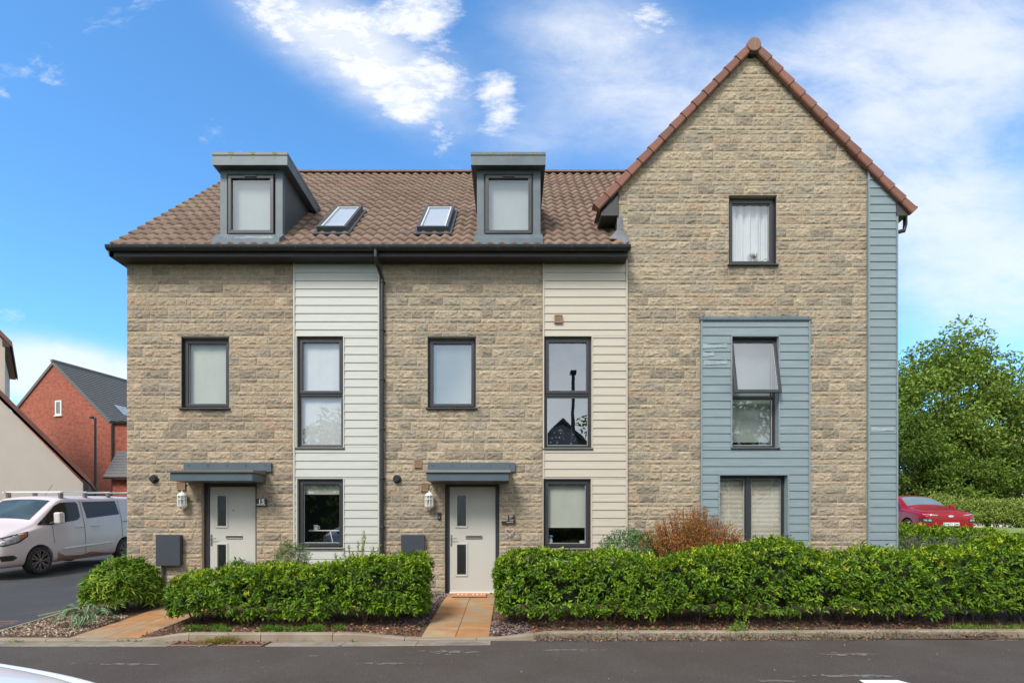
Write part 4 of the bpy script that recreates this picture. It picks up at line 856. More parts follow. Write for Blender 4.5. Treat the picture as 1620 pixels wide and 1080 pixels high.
for (px, py, L, ww, n) in ((700, 1031, .75, .09, 44), (1335, 1035, .55, .07, 40), (900, 1028, .55, .05, 34), (620, 1049, .5, .04, 18), (1345, 1069, .8, .05, 40), (1590, 1012, .5, .09, 24), (200, 1050, .7, .05, 26), (500, 1037, .12, .03, 8), (1240, 1077, .3, .03, 14)):
    d = F * 1.466 / (py - 833); cx, cy = (px - 808) * d / F, d - CD
    for i in range(n):
        x = cx + rg.randn() * L * .3; y = cy + rg.randn() * ww * .45; r = rg.uniform(.008, .030); s = rg.uniform(1.2, 3); na = 7; of = rg.rand() * 6
        b.add([(x + s * r * math.cos(a + of) * rg.uniform(.6, 1.1), y + r * math.sin(a + of) * rg.uniform(.6, 1.1), -.192 + i * .00001) for a in np.linspace(0, 2 * math.pi, na, endpoint=False)], [tuple(range(na))])
o = b.build('chalky_scuffs', M['stain'], fixn=False); o['kind'] = 'stuff'
# ================================================================= leaves
def leafmesh(P, D, N, L, Wd, C, fold=.12, droop=.15):
    n = len(P); D = D / np.linalg.norm(D, axis=1, keepdims=True); S = np.cross(D, N); S /= np.linalg.norm(S, axis=1, keepdims=True) + 1e-9; U = np.cross(S, D)
    L = L[:, None]; Wd = Wd[:, None]
    v = np.stack([P, P + D * L * .42 + S * Wd * .5 + U * Wd * fold * 2, P + D * L - U * L * droop, P + D * L * .42 - S * Wd * .5 + U * Wd * fold * 2], 1).reshape(-1, 3)
    i = np.arange(n) * 4; f = np.concatenate([np.stack([i, i + 1, i + 2], 1), np.stack([i, i + 2, i + 3], 1)])
    return v, f, np.repeat(C, 4, 0)
def rnd_dir(rg, n):
    v = rg.randn(n, 3); return v / np.linalg.norm(v, axis=1, keepdims=True)
def clusters(rg, P, O, K, L, Wd, pal, sp=.9, up=.0, jit=.02, tone=None, droop=.15):
    """K leaves radiating round each outward direction O"""
    n = len(P); P2 = np.repeat(P, K, 0) + rg.randn(n * K, 3) * jit; O2 = np.repeat(O, K, 0)
    D = O2 * rg.uniform(.25, .9, (n * K, 1)) + rnd_dir(rg, n * K) * sp; D[:, 2] += up
    N = O2 + rnd_dir(rg, n * K) * .35 + np.array([0, 0, .5])
    k = rg.randint(0, len(pal), n); C = np.array(pal)[k]; C = np.repeat(C * rg.uniform(.75, 1.25, (n, 1)), K, 0) * rg.uniform(.8, 1.2, (n * K, 1))
    if tone is not None: C = C * np.repeat(tone, K, 0)
    return leafmesh(P2, D, N, L * rg.uniform(.7, 1.2, n * K), Wd * rg.uniform(.8, 1.2, n * K), C, droop=droop)
def join(parts):
    V = []; Fc = []; C = []; o = 0
    for v, f, c in parts: V.append(v); Fc.append(f + o); C.append(c); o += len(v)
    return np.concatenate(V), np.concatenate(Fc), np.concatenate(C)
GR = [(.105, .205, .010), (.140, .255, .012), (.070, .150, .012), (.18, .31, .016)]
GRY = [(.30, .41, .02), (.40, .45, .03), (.25, .38, .018)]
def hedge(name, xa, xb, yc, hw, ztop, zbot, dens, seed, label, cat='hedge', ypath=None, K=9, L=.068, Wd=.026, young=.28, endr=.28):
    rg = np.random.RandomState(seed); n = int((xb - xa) * dens)
    X = rg.uniform(xa, xb, n); hb = float(np.mean(ztop(X))) / hw
    u_ = rg.rand(n) * (hb * 1.65 + 2); fr_ = u_ < hb; bk_ = u_ > hb + 2
    aa = np.where(fr_, -1, np.where(bk_, 1, u_ - hb - 1)); bb_ = np.where(fr_, -1 + 2 * u_ / hb, np.where(bk_, 1 - 2 * (u_ - hb - 2) / (hb * .65) * .65, 1))
    rr_ = (np.abs(aa) ** 5 + np.abs(bb_) ** 5) ** -.2; th = np.arctan2(bb_, -aa)
    depth = np.where(rg.rand(n) < .32, rg.uniform(.06, .22, n), 0)
    zt = ztop(X); gz = H(X, yc); zb = gz + zbot; cz = (zt + zb) / 2; hh = (zt - zb) / 2
    e = np.minimum(X - xa, xb - X); sc_ = 1 - (np.clip(1 - e / endr, 0, 1) ** 2.4) * .55
    yy = aa * rr_; zz = bb_ * rr_; c, s = -yy * np.abs(yy) ** 2, zz * np.abs(zz) ** 2
    lump = .14 * (vn(X * 2.1 + 9, th * 2.2, seed) - .5) + .06 * (vn(X * 5.3, th * 4.5, seed + 3) - .5)
    ycx = yc + (ypath(X) if ypath is not None else 0)
    Y = ycx + yy * ((hw + lump) * sc_ - depth); Z = cz + zz * (hh * (.55 + .45 * sc_) + lump - depth * np.where(zz > 0, 1, .2))
    Z = np.maximum(Z, gz + zbot * .6 + .12 * vn(X * 3.1, X * 0, seed + 8))
    O = np.stack([np.zeros(n), -c * .9, s * .9 + .15], 1); ee = np.clip(1 - e / endr, 0, 1); O[:, 0] = np.where(X < (xa + xb) / 2, -1, 1) * ee * 1.4; O += rg.randn(n, 3) * .25
    O /= np.linalg.norm(O, axis=1, keepdims=True)
    # end-cap clusters
    P = np.stack([X, Y, Z], 1)
    topw = np.clip((Z - cz) / hh, 0, 1); isy = rg.rand(n) < young * topw ** 1.5 + .03
    a = clusters(rg, P[~isy], O[~isy], K, L, Wd, GR, .85, -.12, .022); b_ = clusters(rg, P[isy] + O[isy] * .02, O[isy] * .6 + np.array([0, 0, .5]), K, L * .85, Wd * .9, GRY, .7, .1, .015)
    parts = [a, b_]
    ne = int(dens * (hw * 2) * .62)
    for sx, xe in ((-1, xa), (1, xb)):
        y = rg.uniform(-1, 1, ne) * hw * .8; zz_ = rg.uniform(-.85, .93, ne); xe_ = np.full(ne, xe)
        Zc = float(np.mean(ztop(xe_))); gz_ = float(H(xe, yc)); czz = (Zc + gz_ + zbot) / 2; hz = (Zc - gz_ - zbot) / 2
        PP = np.stack([xe + sx * (-.05 - .10 * (y / hw) ** 2 - .10 * zz_ ** 4 + .10 * (vn(y * 4, zz_ * 2, seed + 4) - .3)), yc + (float(ypath(np.array([xe]))[0]) if ypath is not None else 0) + y, czz + zz_ * hz], 1)
        OO = np.stack([np.full(ne, sx * 1.0), y * .6, zz_ * .5], 1) + rg.randn(ne, 3) * .2; parts.append(clusters(rg, PP, OO / np.linalg.norm(OO, axis=1, keepdims=True), K, L, Wd, GR, .85, -.1, .02))
    ns = int((xb - xa) * 26); sx_ = rg.uniform(xa + .1, xb - .1, ns); sy = yc + (ypath(sx_) if ypath is not None else 0) + rg.uniform(-1, .8, ns) * hw * .9; sh = rg.uniform(.0, .13, ns)
    for kk in (0, .5, 1):
        PS = np.stack([sx_ + rg.randn(ns) * .01, sy, ztop(sx_) - .03 + sh * kk], 1); parts.append(clusters(rg, PS, np.tile([0, -.1, 1.0], (ns, 1)), 6, L * .85, Wd * .85, GRY + GR, .6, .1, .014))
    V, Fc, C = join(parts)
    h = empty(name, ((xa + xb) / 2, yc, float(H((xa + xb) / 2, yc))), label, cat)
    fast('foliage', V, Fc, M['leaf'], h, C)
    # solid core coloured dark as the hedge's shaded inside, then stems
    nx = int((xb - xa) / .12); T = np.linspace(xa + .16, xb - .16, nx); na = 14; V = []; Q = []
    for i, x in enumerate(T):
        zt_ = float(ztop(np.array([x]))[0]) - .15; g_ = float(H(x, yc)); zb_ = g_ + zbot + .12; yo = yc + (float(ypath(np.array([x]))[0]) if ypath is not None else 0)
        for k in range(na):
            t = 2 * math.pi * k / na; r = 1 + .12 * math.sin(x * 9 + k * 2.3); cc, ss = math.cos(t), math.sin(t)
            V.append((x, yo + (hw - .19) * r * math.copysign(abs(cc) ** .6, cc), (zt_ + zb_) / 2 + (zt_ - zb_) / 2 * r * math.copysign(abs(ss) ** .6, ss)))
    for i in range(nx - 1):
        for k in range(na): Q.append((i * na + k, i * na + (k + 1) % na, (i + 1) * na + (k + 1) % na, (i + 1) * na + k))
    b = MB(); b.add(V, Q + [tuple(range(na)), tuple(range((nx - 1) * na, nx * na))]); b.build('shade_core', M['core_shade'], h)
    x = xa + .3
    while x < xb - .2:
        b = MB()
        for j in range(4):
            y = yc + (float(ypath(np.array([x]))[0]) if ypath is not None else 0) + rg.uniform(-.2, .15); g_ = float(H(x, y)); a1 = rg.uniform(-.12, .12); b.tube([(x, y, g_ - .02), (x + a1 * .4, y + rg.uniform(-.03, .03), g_ + .12), (x + a1 * 1.2, y - rg.uniform(-.05, .12), g_ + .36)], [.014, .011, .007], 6)
        b.build('stem', M['bark'], h); x += rg.uniform(.32, .5)
    return h
hedge('hedge', -4.88, -1.20, -2.30, .46, lambda x: .54 + .07 * sm(-4.6, -4.1, x) + .16 * sm(-3.1, -2.1, x) + .03 * np.sin(x * 3.1), .13, 660, 5, 'trimmed glossy green hedge between the two front paths', young=.32)
hedge('hedge', -.20, 10.2, -2.28, .48, lambda x: .83 + .03 * np.sin(x * 2.3) + .03 * np.sin(x * 5.1) + .12 * sm(3.0, 3.6, x) * (1 - sm(4.0, 4.7, x)) + .04 * sm(2.2, 3, x) + .22 * sm(6.5, 7.2, x), .15, 640, 6, 'long trimmed glossy green hedge below the gable house, running out of frame on the right', young=.34)
hedge('hedge', 7.45, 10.6, 1.2, .42, lambda x: 1.27 - .05 * (x - 7.4) + .04 * np.sin(x * 4), .35, 420, 7, 'small hedge behind the long one, between the house corner and the red car', young=.45)
# ---------------------------------------------------------------- small plants
def plant(name, x, y, label, cat, group=None): return empty(name, (x, y, float(H(x, y))), label, cat, group)
def bushy(root, c, r, n, K, L, Wd, pal, seed, droop=.15, up=.15, sp=.8, core=True, mt='leafd', part='foliage'):
    rg = np.random.RandomState(seed); d = rnd_dir(rg, n); d[:, 2] = np.abs(d[:, 2]) * 1.0 - .15 * rg.rand(n); rad = rg.uniform(.55, 1.0, n) ** .6 * (1 + .25 * (vn(d[:, 0] * 2.5 + 5, d[:, 2] * 2.5 + d[:, 1] * 2, seed) - .5))
    P = np.array(c) + d * np.array(r) * rad[:, None]
    V, Fc, C = clusters(rg, P, d, K, L, Wd, pal, sp, up, .02, droop=droop); fast(part, V, Fc, M[mt], root, C)
def stems(root, x, y, z0, r, h, n, seed, mt='bark', rad=.006):
    rg = random.Random(seed)
    for i in range(n):
        b = MB(); a = rg.uniform(0, 6.28); q = rg.uniform(.2, 1) * r; b.tube([(x + .03 * math.cos(a), y + .03 * math.sin(a), z0 - .02), (x + q * .5 * math.cos(a), y + q * .5 * math.sin(a), z0 + h * .55), (x + q * math.cos(a), y + q * math.sin(a), z0 + h * rg.uniform(.8, 1))], [rad, rad * .8, rad * .4], 5)
        b.build('stem', M[mt], root)
x, y = -6.22, -1.55; t = plant('rounded_shrub', x, y, 'rounded green shrub with long glossy leaves at the corner of number 15', 'shrub'); g = float(H(x, y))
bushy(t, (x, y, g + .22), (.56, .50, .62), 900, 9, .105, .026, [(.12, .22, .02), (.15, .28, .025), (.27, .37, .035)], 12, up=-.05, mt='leaf', droop=.25); stems(t, x, y, g, .35, .6, 14, 3)
def hosta(x, y, r, label, seed):
    t = plant('hosta', x, y, label, 'plant', 'variegated hostas in the gravel bed'); g = float(H(x, y)); rg = np.random.RandomState(seed); b = MB()
    for i in range(34):
        a = rg.uniform(0, 6.28); q = r * rg.uniform(.35, 1); h = r * rg.uniform(.35, .8) * (1.3 - q / r); L = .17 * rg.uniform(.8, 1.2); wd = .085
        bx, by, bz = x + q * .5 * math.cos(a), y + q * .5 * math.sin(a), g + h; dr = Vector((math.cos(a), math.sin(a), 0)); s = Vector((-math.sin(a), math.cos(a), 0)); base = Vector((bx, by, bz)); rows = []
        f = rg.uniform(.8, 1.2)
        for j, (tt, ww, dz) in enumerate(((0, .1, 0), (.3, .9, .02), (.62, .85, .005), (.88, .4, -.035), (1, .02, -.06))):
            c = base + dr * L * tt + Vector((0, 0, dz)); row = []
            for k, o_ in enumerate((-1, -.68, 0, .68, 1)): row.append((c + s * wd * .5 * ww * o_ + Vector((0, 0, .018 * abs(o_) * ww)), (.52 * f, .56 * f, .38 * f) if abs(o_) == 1 else (.085 * f, .17 * f, .075 * f)))
            rows.append(row)
        o = len(b.v)
        for row in rows:
            for p, cc in row: b.v.append(tuple(p)); b.c.append(rgba(cc))
        for j in range(4):
            for k in range(4): b.f.append((o + j * 5 + k, o + j * 5 + k + 1, o + (j + 1) * 5 + k + 1, o + (j + 1) * 5 + k)); b.mi.append(0)
    b.build('leaves', M['leafd'], t, fixn=False); stems(t, x, y, g, r * .5, r * .5, 12, seed, 'leafst', .005)
M['leafst'] = mat('green_stalk', (.14, .22, .06), .7, .1)
hosta(-6.12, -2.5, .50, 'large variegated hosta in front of the rounded shrub', 3); hosta(-5.98, -1.15, .24, 'smaller variegated hosta between the shrub and the stone wall', 4)
x, y = -5.02, -.95; t = plant('variegated_bush', x, y, 'white-edged variegated bush in front of the left door', 'bush'); g = float(H(x, y))
x, y = -4.62, -1.05; t['label'] = t['label']; t.location = (x, y, g); INV[t.name] = Matrix.Translation(t.location).inverted()
bushy(t, (x, y, g + .42), (.26, .2, .34), 120, 8, .075, .034, [(.62, .64, .50), (.55, .60, .40), (.15, .24, .08)], 21); stems(t, x, y, g, .15, .5, 8, 2)
x, y = -4.22, -1.1; t = plant('bronze_bush', x, y, 'small bronze-leaved bush between the variegated bush and the wall', 'bush'); g = float(H(x, y))
bushy(t, (x, y, g + .38), (.20, .2, .24), 80, 8, .06, .022, [(.10, .075, .05), (.14, .13, .06), (.16, .10, .07)], 22); stems(t, x, y, g, .15, .5, 8, 2)
x, y = -3.83, -.75; t = plant('feathery_shrub', x, y, 'feathery grey-green shrub between the left door and window', 'shrub'); g = float(H(x, y))
bushy(t, (x, y, g + .50), (.36, .22, .58), 420, 9, .040, .012, [(.17, .24, .08), (.21, .28, .10), (.14, .20, .07)], 23, up=.25); stems(t, x, y, g, .25, .92, 22, 5)
x, y = -3.1, -.9; t = plant('thin_leaved_plant', x, y, 'low blue-green plant tips below the window sill of number 15', 'plant'); g = float(H(x, y))
bushy(t, (x, y, g + .38), (.38, .2, .32), 70, 7, .06, .02, [(.15, .26, .09), (.19, .30, .12)], 24, up=.3); stems(t, x, y, g, .3, .7, 8, 7)
x, y = -2.75, -.65; t = plant('tall_spiky_plant', x, y, 'tall yellow-green upright stems by the downpipe', 'plant'); g = float(H(x, y)); rg = np.random.RandomState(5); b = MB(); P = []; O = []
for (ex, hz) in ((-.42, .62), (-.34, .80), (-.20, .88), (-.10, .95), (-.02, .85), (.06, 1.02), (.16, 1.22), (.19, 1.12), (.34, .92), (.46, .98), (.28, .78), (-.28, .70)):
    p0 = Vector((x + ex * .3, y + rg.uniform(-.08, .08), g)); p1 = Vector((x + ex * .65, y, g + hz * .55)); p2 = Vector((x + ex, y + rg.uniform(-.1, .05), g + hz)); b.tube([p0, p1, p2], [.006, .005, .002], 5)
    for q in range(26): tt = q / 26; c = (p1 * (1 - tt) + p2 * tt); P.append(c); a = rg.uniform(0, 6.28); O.append((math.cos(a) * .6, math.sin(a) * .6, .6))
tag(b.build('stem', M['leafst'], t), kind='stuff'); V, Fc, C = clusters(rg, np.array(P), np.array(O), 3, .06, .011, [(.30, .33, .08), (.22, .30, .06), (.36, .36, .12)], .4, .3, .008); fast('foliage', V, Fc, M['leafd'], t, C)
x, y = 3.12, -.95; t = plant('orange_heather', x, y, 'wiry orange-brown heather bush in front of the venetian-blind window', 'bush'); g = float(H(x, y)); rg = np.random.RandomState(15)
n = 420; a = rg.uniform(0, 6.28, n); q = rg.uniform(0, 1, n) ** .6; hx = q * np.cos(a); hy = q * np.sin(a); top = np.stack([x + hx * 1.0, y + hy * .35, g + .80 + 1.02 * (1 - .60 * q ** 2) * rg.uniform(.45, 1.0, n)], 1); base = np.stack([x + hx * .3, y + hy * .2, np.full(n, g)], 1)
top[:, 2] -= .10; b = MB(); P = []; O = []
for i in range(n):
    mid = base[i] * .45 + top[i] * .55 + rg.randn(3) * .03; b.tube([base[i], mid, top[i]], [.0035, .003, .0015], 4, cap=False)
    for k in range(15): tt = k / 15; P.append(mid * (1 - tt) + top[i] * tt); O.append((rg.randn() * .6, rg.randn() * .6, .7))
tag(b.build('stem', M['bark'], t), kind='stuff'); V, Fc, C = clusters(rg, np.array(P), np.array(O), 4, .040, .013, [(.42, .15, .030), (.48, .20, .05), (.34, .12, .03), (.50, .26, .09), (.34, .22, .05)], .6, .4, .014); fast('foliage', V, Fc, M['leafd'], t, C)
x, y = 2.05, -.9; t = plant('blue_green_shrub', x, y, 'low blue-green shrub between the cream boards and the orange heather', 'shrub'); g = float(H(x, y))
bushy(t, (x, y, g + .75), (.62, .3, .55), 620, 8, .045, .014, [(.11, .22, .07), (.15, .27, .09), (.09, .19, .06)], 33, up=.2); stems(t, x, y, g, .35, .9, 16, 7)
x, y = 7.95, .25; t = plant('lavender_bush', x, y, 'grey-purple lavender clump at the foot of the blue-grey house corner', 'bush'); g = float(H(x, y)); rg = np.random.RandomState(8); b = MB(); P = []; O = []
for i in range(260):
    a = rg.uniform(0, 6.28); q = rg.uniform(0, 1) ** .5 * .55; p2 = np.array([x + q * math.cos(a) * 1.3, y + q * math.sin(a) * .5, g + 1.08 * rg.uniform(.6, 1)]); b.tube([(x + q * .3 * math.cos(a), y, g), p2], [.003, .002], 4, cap=False)
    for k in range(4): P.append(p2 - np.array([0, 0, .03 * k])); O.append((rg.randn() * .5, rg.randn() * .5, .8))
tag(b.build('stem', M['leafst'], t), kind='stuff'); V, Fc, C = clusters(rg, np.array(P), np.array(O), 3, .035, .014, [(.20, .16, .20), (.16, .15, .14), (.13, .17, .09)], .5, .3, .01); fast('flowers', V, Fc, M['leafd'], t, C)
# tufts, weeds, litter
rg = np.random.RandomState(77); P = []; C = []
def tuft(cx, cy, n, r, h, pal):
    a = rg.uniform(0, 6.28, n); q = rg.uniform(0, 1, n) * r; p = np.stack([cx + q * np.cos(a), cy + q * np.sin(a) * .6, H(cx + 0 * a, cy + 0 * a) - .01], 1); d = np.stack([np.cos(a) * .5, np.sin(a) * .5, np.full(n, 1.1)], 1) + rg.randn(n, 3) * .25
    v, f, c = leafmesh(p, d, rnd_dir(rg, n), h * rg.uniform(.6, 1.2, n), np.full(n, .008), np.array(pal)[rg.randint(0, len(pal), n)] * rg.uniform(.8, 1.2, (n, 1)), 0, .3); return v, f, c
G1 = [(.12, .27, .03), (.16, .32, .04), (.22, .33, .06)]; parts = []
for i in range(26): parts.append(tuft(rg.choice([rg.uniform(-4.5, -3.8), rg.uniform(-3.4, -2.3)]), rg.uniform(-3.0, -2.8), 50, .08, .11, G1))
for i in range(16): parts.append(tuft(rg.uniform(6.0, 9.5), rg.uniform(-3.1, -2.8), 60, .14, .12, G1 + [(.3, .3, .1)]))
for i in range(12): parts.append(tuft(rg.uniform(0, 6), rg.uniform(-3.1, -2.85), 22, .06, .08, G1))
for xx in (-6.7, -6.3, -5.5, -4.9, -4.75, -6.65, -1.98, -2.55): parts.append(tuft(xx, -3.38 + rg.uniform(-.03, .03), 26, .09, .06, G1))
V, Fc, C = join(parts); o = fast('grass_tufts', V, Fc, M['leafd'], None, C); o['kind'] = 'stuff'
x, y = 2.98, -3.14; t = empty('kerb_weed', (x, y, -.19), 'green weed growing in the joint of the right kerb', 'weed'); n = 140
b = MB(); 
for k in range(7): b.tube([(x, y - .02, -.19), (x + rg.uniform(-.1, .1), y - .06, -.12 + rg.uniform(0, .14))], .003, 4)
b.build('stem', M['leafst'], t); P = np.stack([x + rg.randn(n) * .07, y - .04 + rg.randn(n) * .03, -.17 + np.abs(rg.randn(n)) * .085], 1); V, Fc, C = clusters(rg, P, np.tile([0, -.3, .8], (n, 1)), 4, .035, .014, G1, .8); fast('foliage', V, Fc, M['leafd'], t, C)
x, y = -3.66, -3.46; t = empty('moss_clump', (x, y, -.19), 'ochre-green moss clump against the kerb between the two drain grates', 'moss'); n = 500
P = np.stack([x + rg.randn(n) * .12, y + rg.randn(n) * .035, -.195 + np.abs(rg.randn(n)) * .028], 1); V, Fc, C = clusters(rg, P, np.tile([0, -.2, .9], (n, 1)), 4, .022, .008, [(.30, .25, .03), (.24, .22, .04), (.18, .16, .03)], .8); fast('moss_cushion', V, Fc, M['leafd'], t, C)
def flakes(n, fx, fy, fz, size, pal, name):
    X = fx(n); Y = fy(n, X); ok = ~(((X > -1.20) & (X < -.25) | (X > -5.76) & (X < -4.80)) & (Y > -3.27)) if name != 'x' else X > -99; X = X[ok]; Y = Y[ok]; n = len(X); Z = fz(X, Y); P = np.stack([X, Y, Z], 1); D = rg.randn(n, 3); D[:, 2] *= .35; N = np.tile([0, 0, 1.], (n, 1)) + rg.randn(n, 3) * .4
    V, Fc, C = leafmesh(P, D, N, size * rg.uniform(.5, 1.3, n), size * .6 * rg.uniform(.5, 1.2, n), np.array(pal)[rg.randint(0, len(pal), n)] * rg.uniform(.6, 1.3, (n, 1)), .1, .1); o = fast(name, V, Fc, M['flake'], None, C); o['kind'] = 'stuff'; return o
BR = [(.17, .085, .045), (.24, .12, .06), (.10, .06, .04), (.30, .19, .11), (.07, .045, .035), (.20, .10, .07)]
flakes(11000, lambda n: rg.uniform(-4.8, 9.5, n), lambda n, X: rg.uniform(-3.22, -1.7, n), lambda X, Y: H(X, Y) + .022 + rg.rand(len(X)) * .015, .045, BR, 'bark_chippings')
flakes(800, lambda n: rg.uniform(-4.8, 8, n), lambda n, X: rg.uniform(-3.2, -2.75, n), lambda X, Y: H(X, Y) + .035, .060, [(.30, .10, .04), (.34, .15, .06), (.24, .08, .04)], 'fallen_leaves')
LR = [(.34, .13, .07), (.38, .17, .08), (.22, .10, .07), (.30, .18, .10)]
flakes(420, lambda n: np.concatenate([rg.normal(-4.0, .2, n // 6), rg.normal(-3.3, .16, n // 6), rg.uniform(.3, 4.9, n - 2 * (n // 6))]), lambda n, X: YR(X) - np.abs(rg.randn(n)) * .045 - .01, lambda X, Y: -.188 + rg.rand(len(X)) * .012, .040, LR, 'leaves_in_gutter')
flakes(7500, lambda n: rg.uniform(.3, 6.4, n), lambda n, X: YR(X) + .008 - np.abs(rg.randn(n)) * .004, lambda X, Y: -.195 + np.abs(rg.randn(len(X))) * .032 * (1.0 + vn(X * 6, X * 0, 3)), .018, [(.15, .12, .05), (.12, .09, .05), (.10, .08, .05)], 'moss_on_kerb')
SL = [(.20, .15, .15), (.26, .19, .18), (.14, .11, .12), (.30, .24, .22)]
def slate(n, xa, xb, ya, yb): return flakes(n, lambda n: rg.uniform(xa, xb, n), lambda n, X: rg.uniform(ya, yb, n), lambda X, Y: H(X, Y) + .02 + rg.rand(len(X)) * .02, .045, SL, 'slate_chippings')
slate(3200, -1.75, -1.18, -2.6, -.05); slate(900, -.27, .25, -3.2, -2.4)
GV = [(.42, .30, .20), (.50, .40, .29), (.30, .20, .14), (.55, .47, .38)]
flakes(2600, lambda n: rg.uniform(-6.92, -5.8, n), lambda n, X: rg.uniform(-3.2, -2.0, n), lambda X, Y: H(X, Y) + .018 + rg.rand(len(X)) * .015, .034, GV, 'gravel')
flakes(900, lambda n: rg.uniform(-6.0, -5.72, n), lambda n, X: rg.uniform(-.8, -.02, n), lambda X, Y: H(X, Y) + .018 + rg.rand(len(X)) * .015, .04, [(.5, .45, .4), (.6, .56, .5)], 'pale_gravel')
flakes(420, lambda n: rg.uniform(-9, 9, n), lambda n, X: rg.uniform(-6.8, -3.5, n), lambda X, Y: X * 0 - .188, .016, [(.30, .27, .24), (.40, .37, .33), (.2, .13, .08)], 'road_grit')
# door mat
t = empty('door_mat', (-.75, -.33, 0), 'orange coir door mat with pale lettering lying before the door of number 14', 'door mat'); M['coir'] = mat('orange_coir', (.46, .20, .085), .95, .15, 30, .6, 120)
mz = float(H(-1, -.35)) + .030; MB().box(-1.06, -.44, -.56, -.12, mz, mz + .022).build('mat_pad', M['coir'], t, bevel=.004)
b = MB()
for xa, wd in ((-.97, .05), (-.90, .045), (-.83, .05), (-.70, .05), (-.63, .055), (-.55, .045), (-.49, .02)): b.add([(xa, -.42, mz + .0235), (xa + wd * .35, -.42, mz + .0235), (xa + wd * .5, -.25, mz + .0235), (xa + wd * .15, -.25, mz + .0235)], [(0, 1, 2, 3)]); b.add([(xa + wd * .4, -.42, mz + .0235), (xa + wd * .9, -.42, mz + .0235), (xa + wd * .9, -.385, mz + .0235), (xa + wd * .4, -.385, mz + .0235)], [(0, 1, 2, 3)])
b.build('mat_lettering', M['white'], t, fixn=False)
# ================================================================= vehicles
def decal(bvh, poly, mode, off, step=.05):
    """a patch of real surface laid on the body: poly in 2-D, dropped on the shell along one axis"""
    b = bmesh.new(); f3 = {'L': lambda p: (p[0], -3, p[1]), 'R': lambda p: (p[0], 3, p[1]), 'T': lambda p: (p[0], p[1], 4), 'F': lambda p: (-3, p[0], p[1]), 'B': lambda p: (9, p[0], p[1])}[mode]
    dr = Vector({'L': (0, 1, 0), 'R': (0, -1, 0), 'T': (0, 0, -1), 'F': (1, 0, 0), 'B': (-1, 0, 0)}[mode])
    b.faces.new([b.verts.new(f3(p)) for p in poly])
    ax = {'L': (0, 2), 'R': (0, 2), 'T': (0, 1), 'F': (1, 2), 'B': (1, 2)}[mode]
    for a in ax:
        lo = min(v.co[a] for v in b.verts); hi = max(v.co[a] for v in b.verts); t = lo + step
        while t < hi:
            c = [0, 0, 0]; c[a] = t; nn = [0, 0, 0]; nn[a] = 1; bmesh.ops.bisect_plane(b, geom=b.verts[:] + b.edges[:] + b.faces[:], plane_co=c, plane_no=nn); t += step
    bad = []
    for v in b.verts:
        h = bvh.ray_cast(v.co, dr)
        if h[0] is None: h = bvh.find_nearest(v.co); 
        n = h[1] if h[1].dot(dr) < 0 else -h[1]; v.co = h[0] + n * off
    b.normal_update(); me = bpy.data.meshes.new('d'); b.to_mesh(me); b.free(); return me
def stick(bvh, specs, name, mt, parent, off=.006):
    if name in ('door_window', 'side_window', 'headlight', 'indicator', 'fog_lamp_surround', 'sliding_rail', 'mud_splash', 'sill_trim') and len({q[0] for q in specs}) > 1:
        for md in ('L', 'R'): stick(bvh, [q for q in specs if q[0] == md], name, mt, parent, off)
        return
    out = None; b = bmesh.new()
    for mode, poly in specs:
        me = decal(bvh, poly, mode, off); b.from_mesh(me); bpy.data.meshes.remove(me)
    me = bpy.data.meshes.new(name); b.to_mesh(me); b.free(); me.materials.append(mt); me.polygons.foreach_set('use_smooth', [True] * len(me.polygons))
    return link(bpy.data.objects.new(name, me), parent)
def mirror_lr(poly): return [('L', poly), ('R', poly)]
def line(pts, w_):
    a = [(x, z + w_ / 2) for x, z in pts]; return a + [(x, z - w_ / 2) for x, z in reversed(pts)]
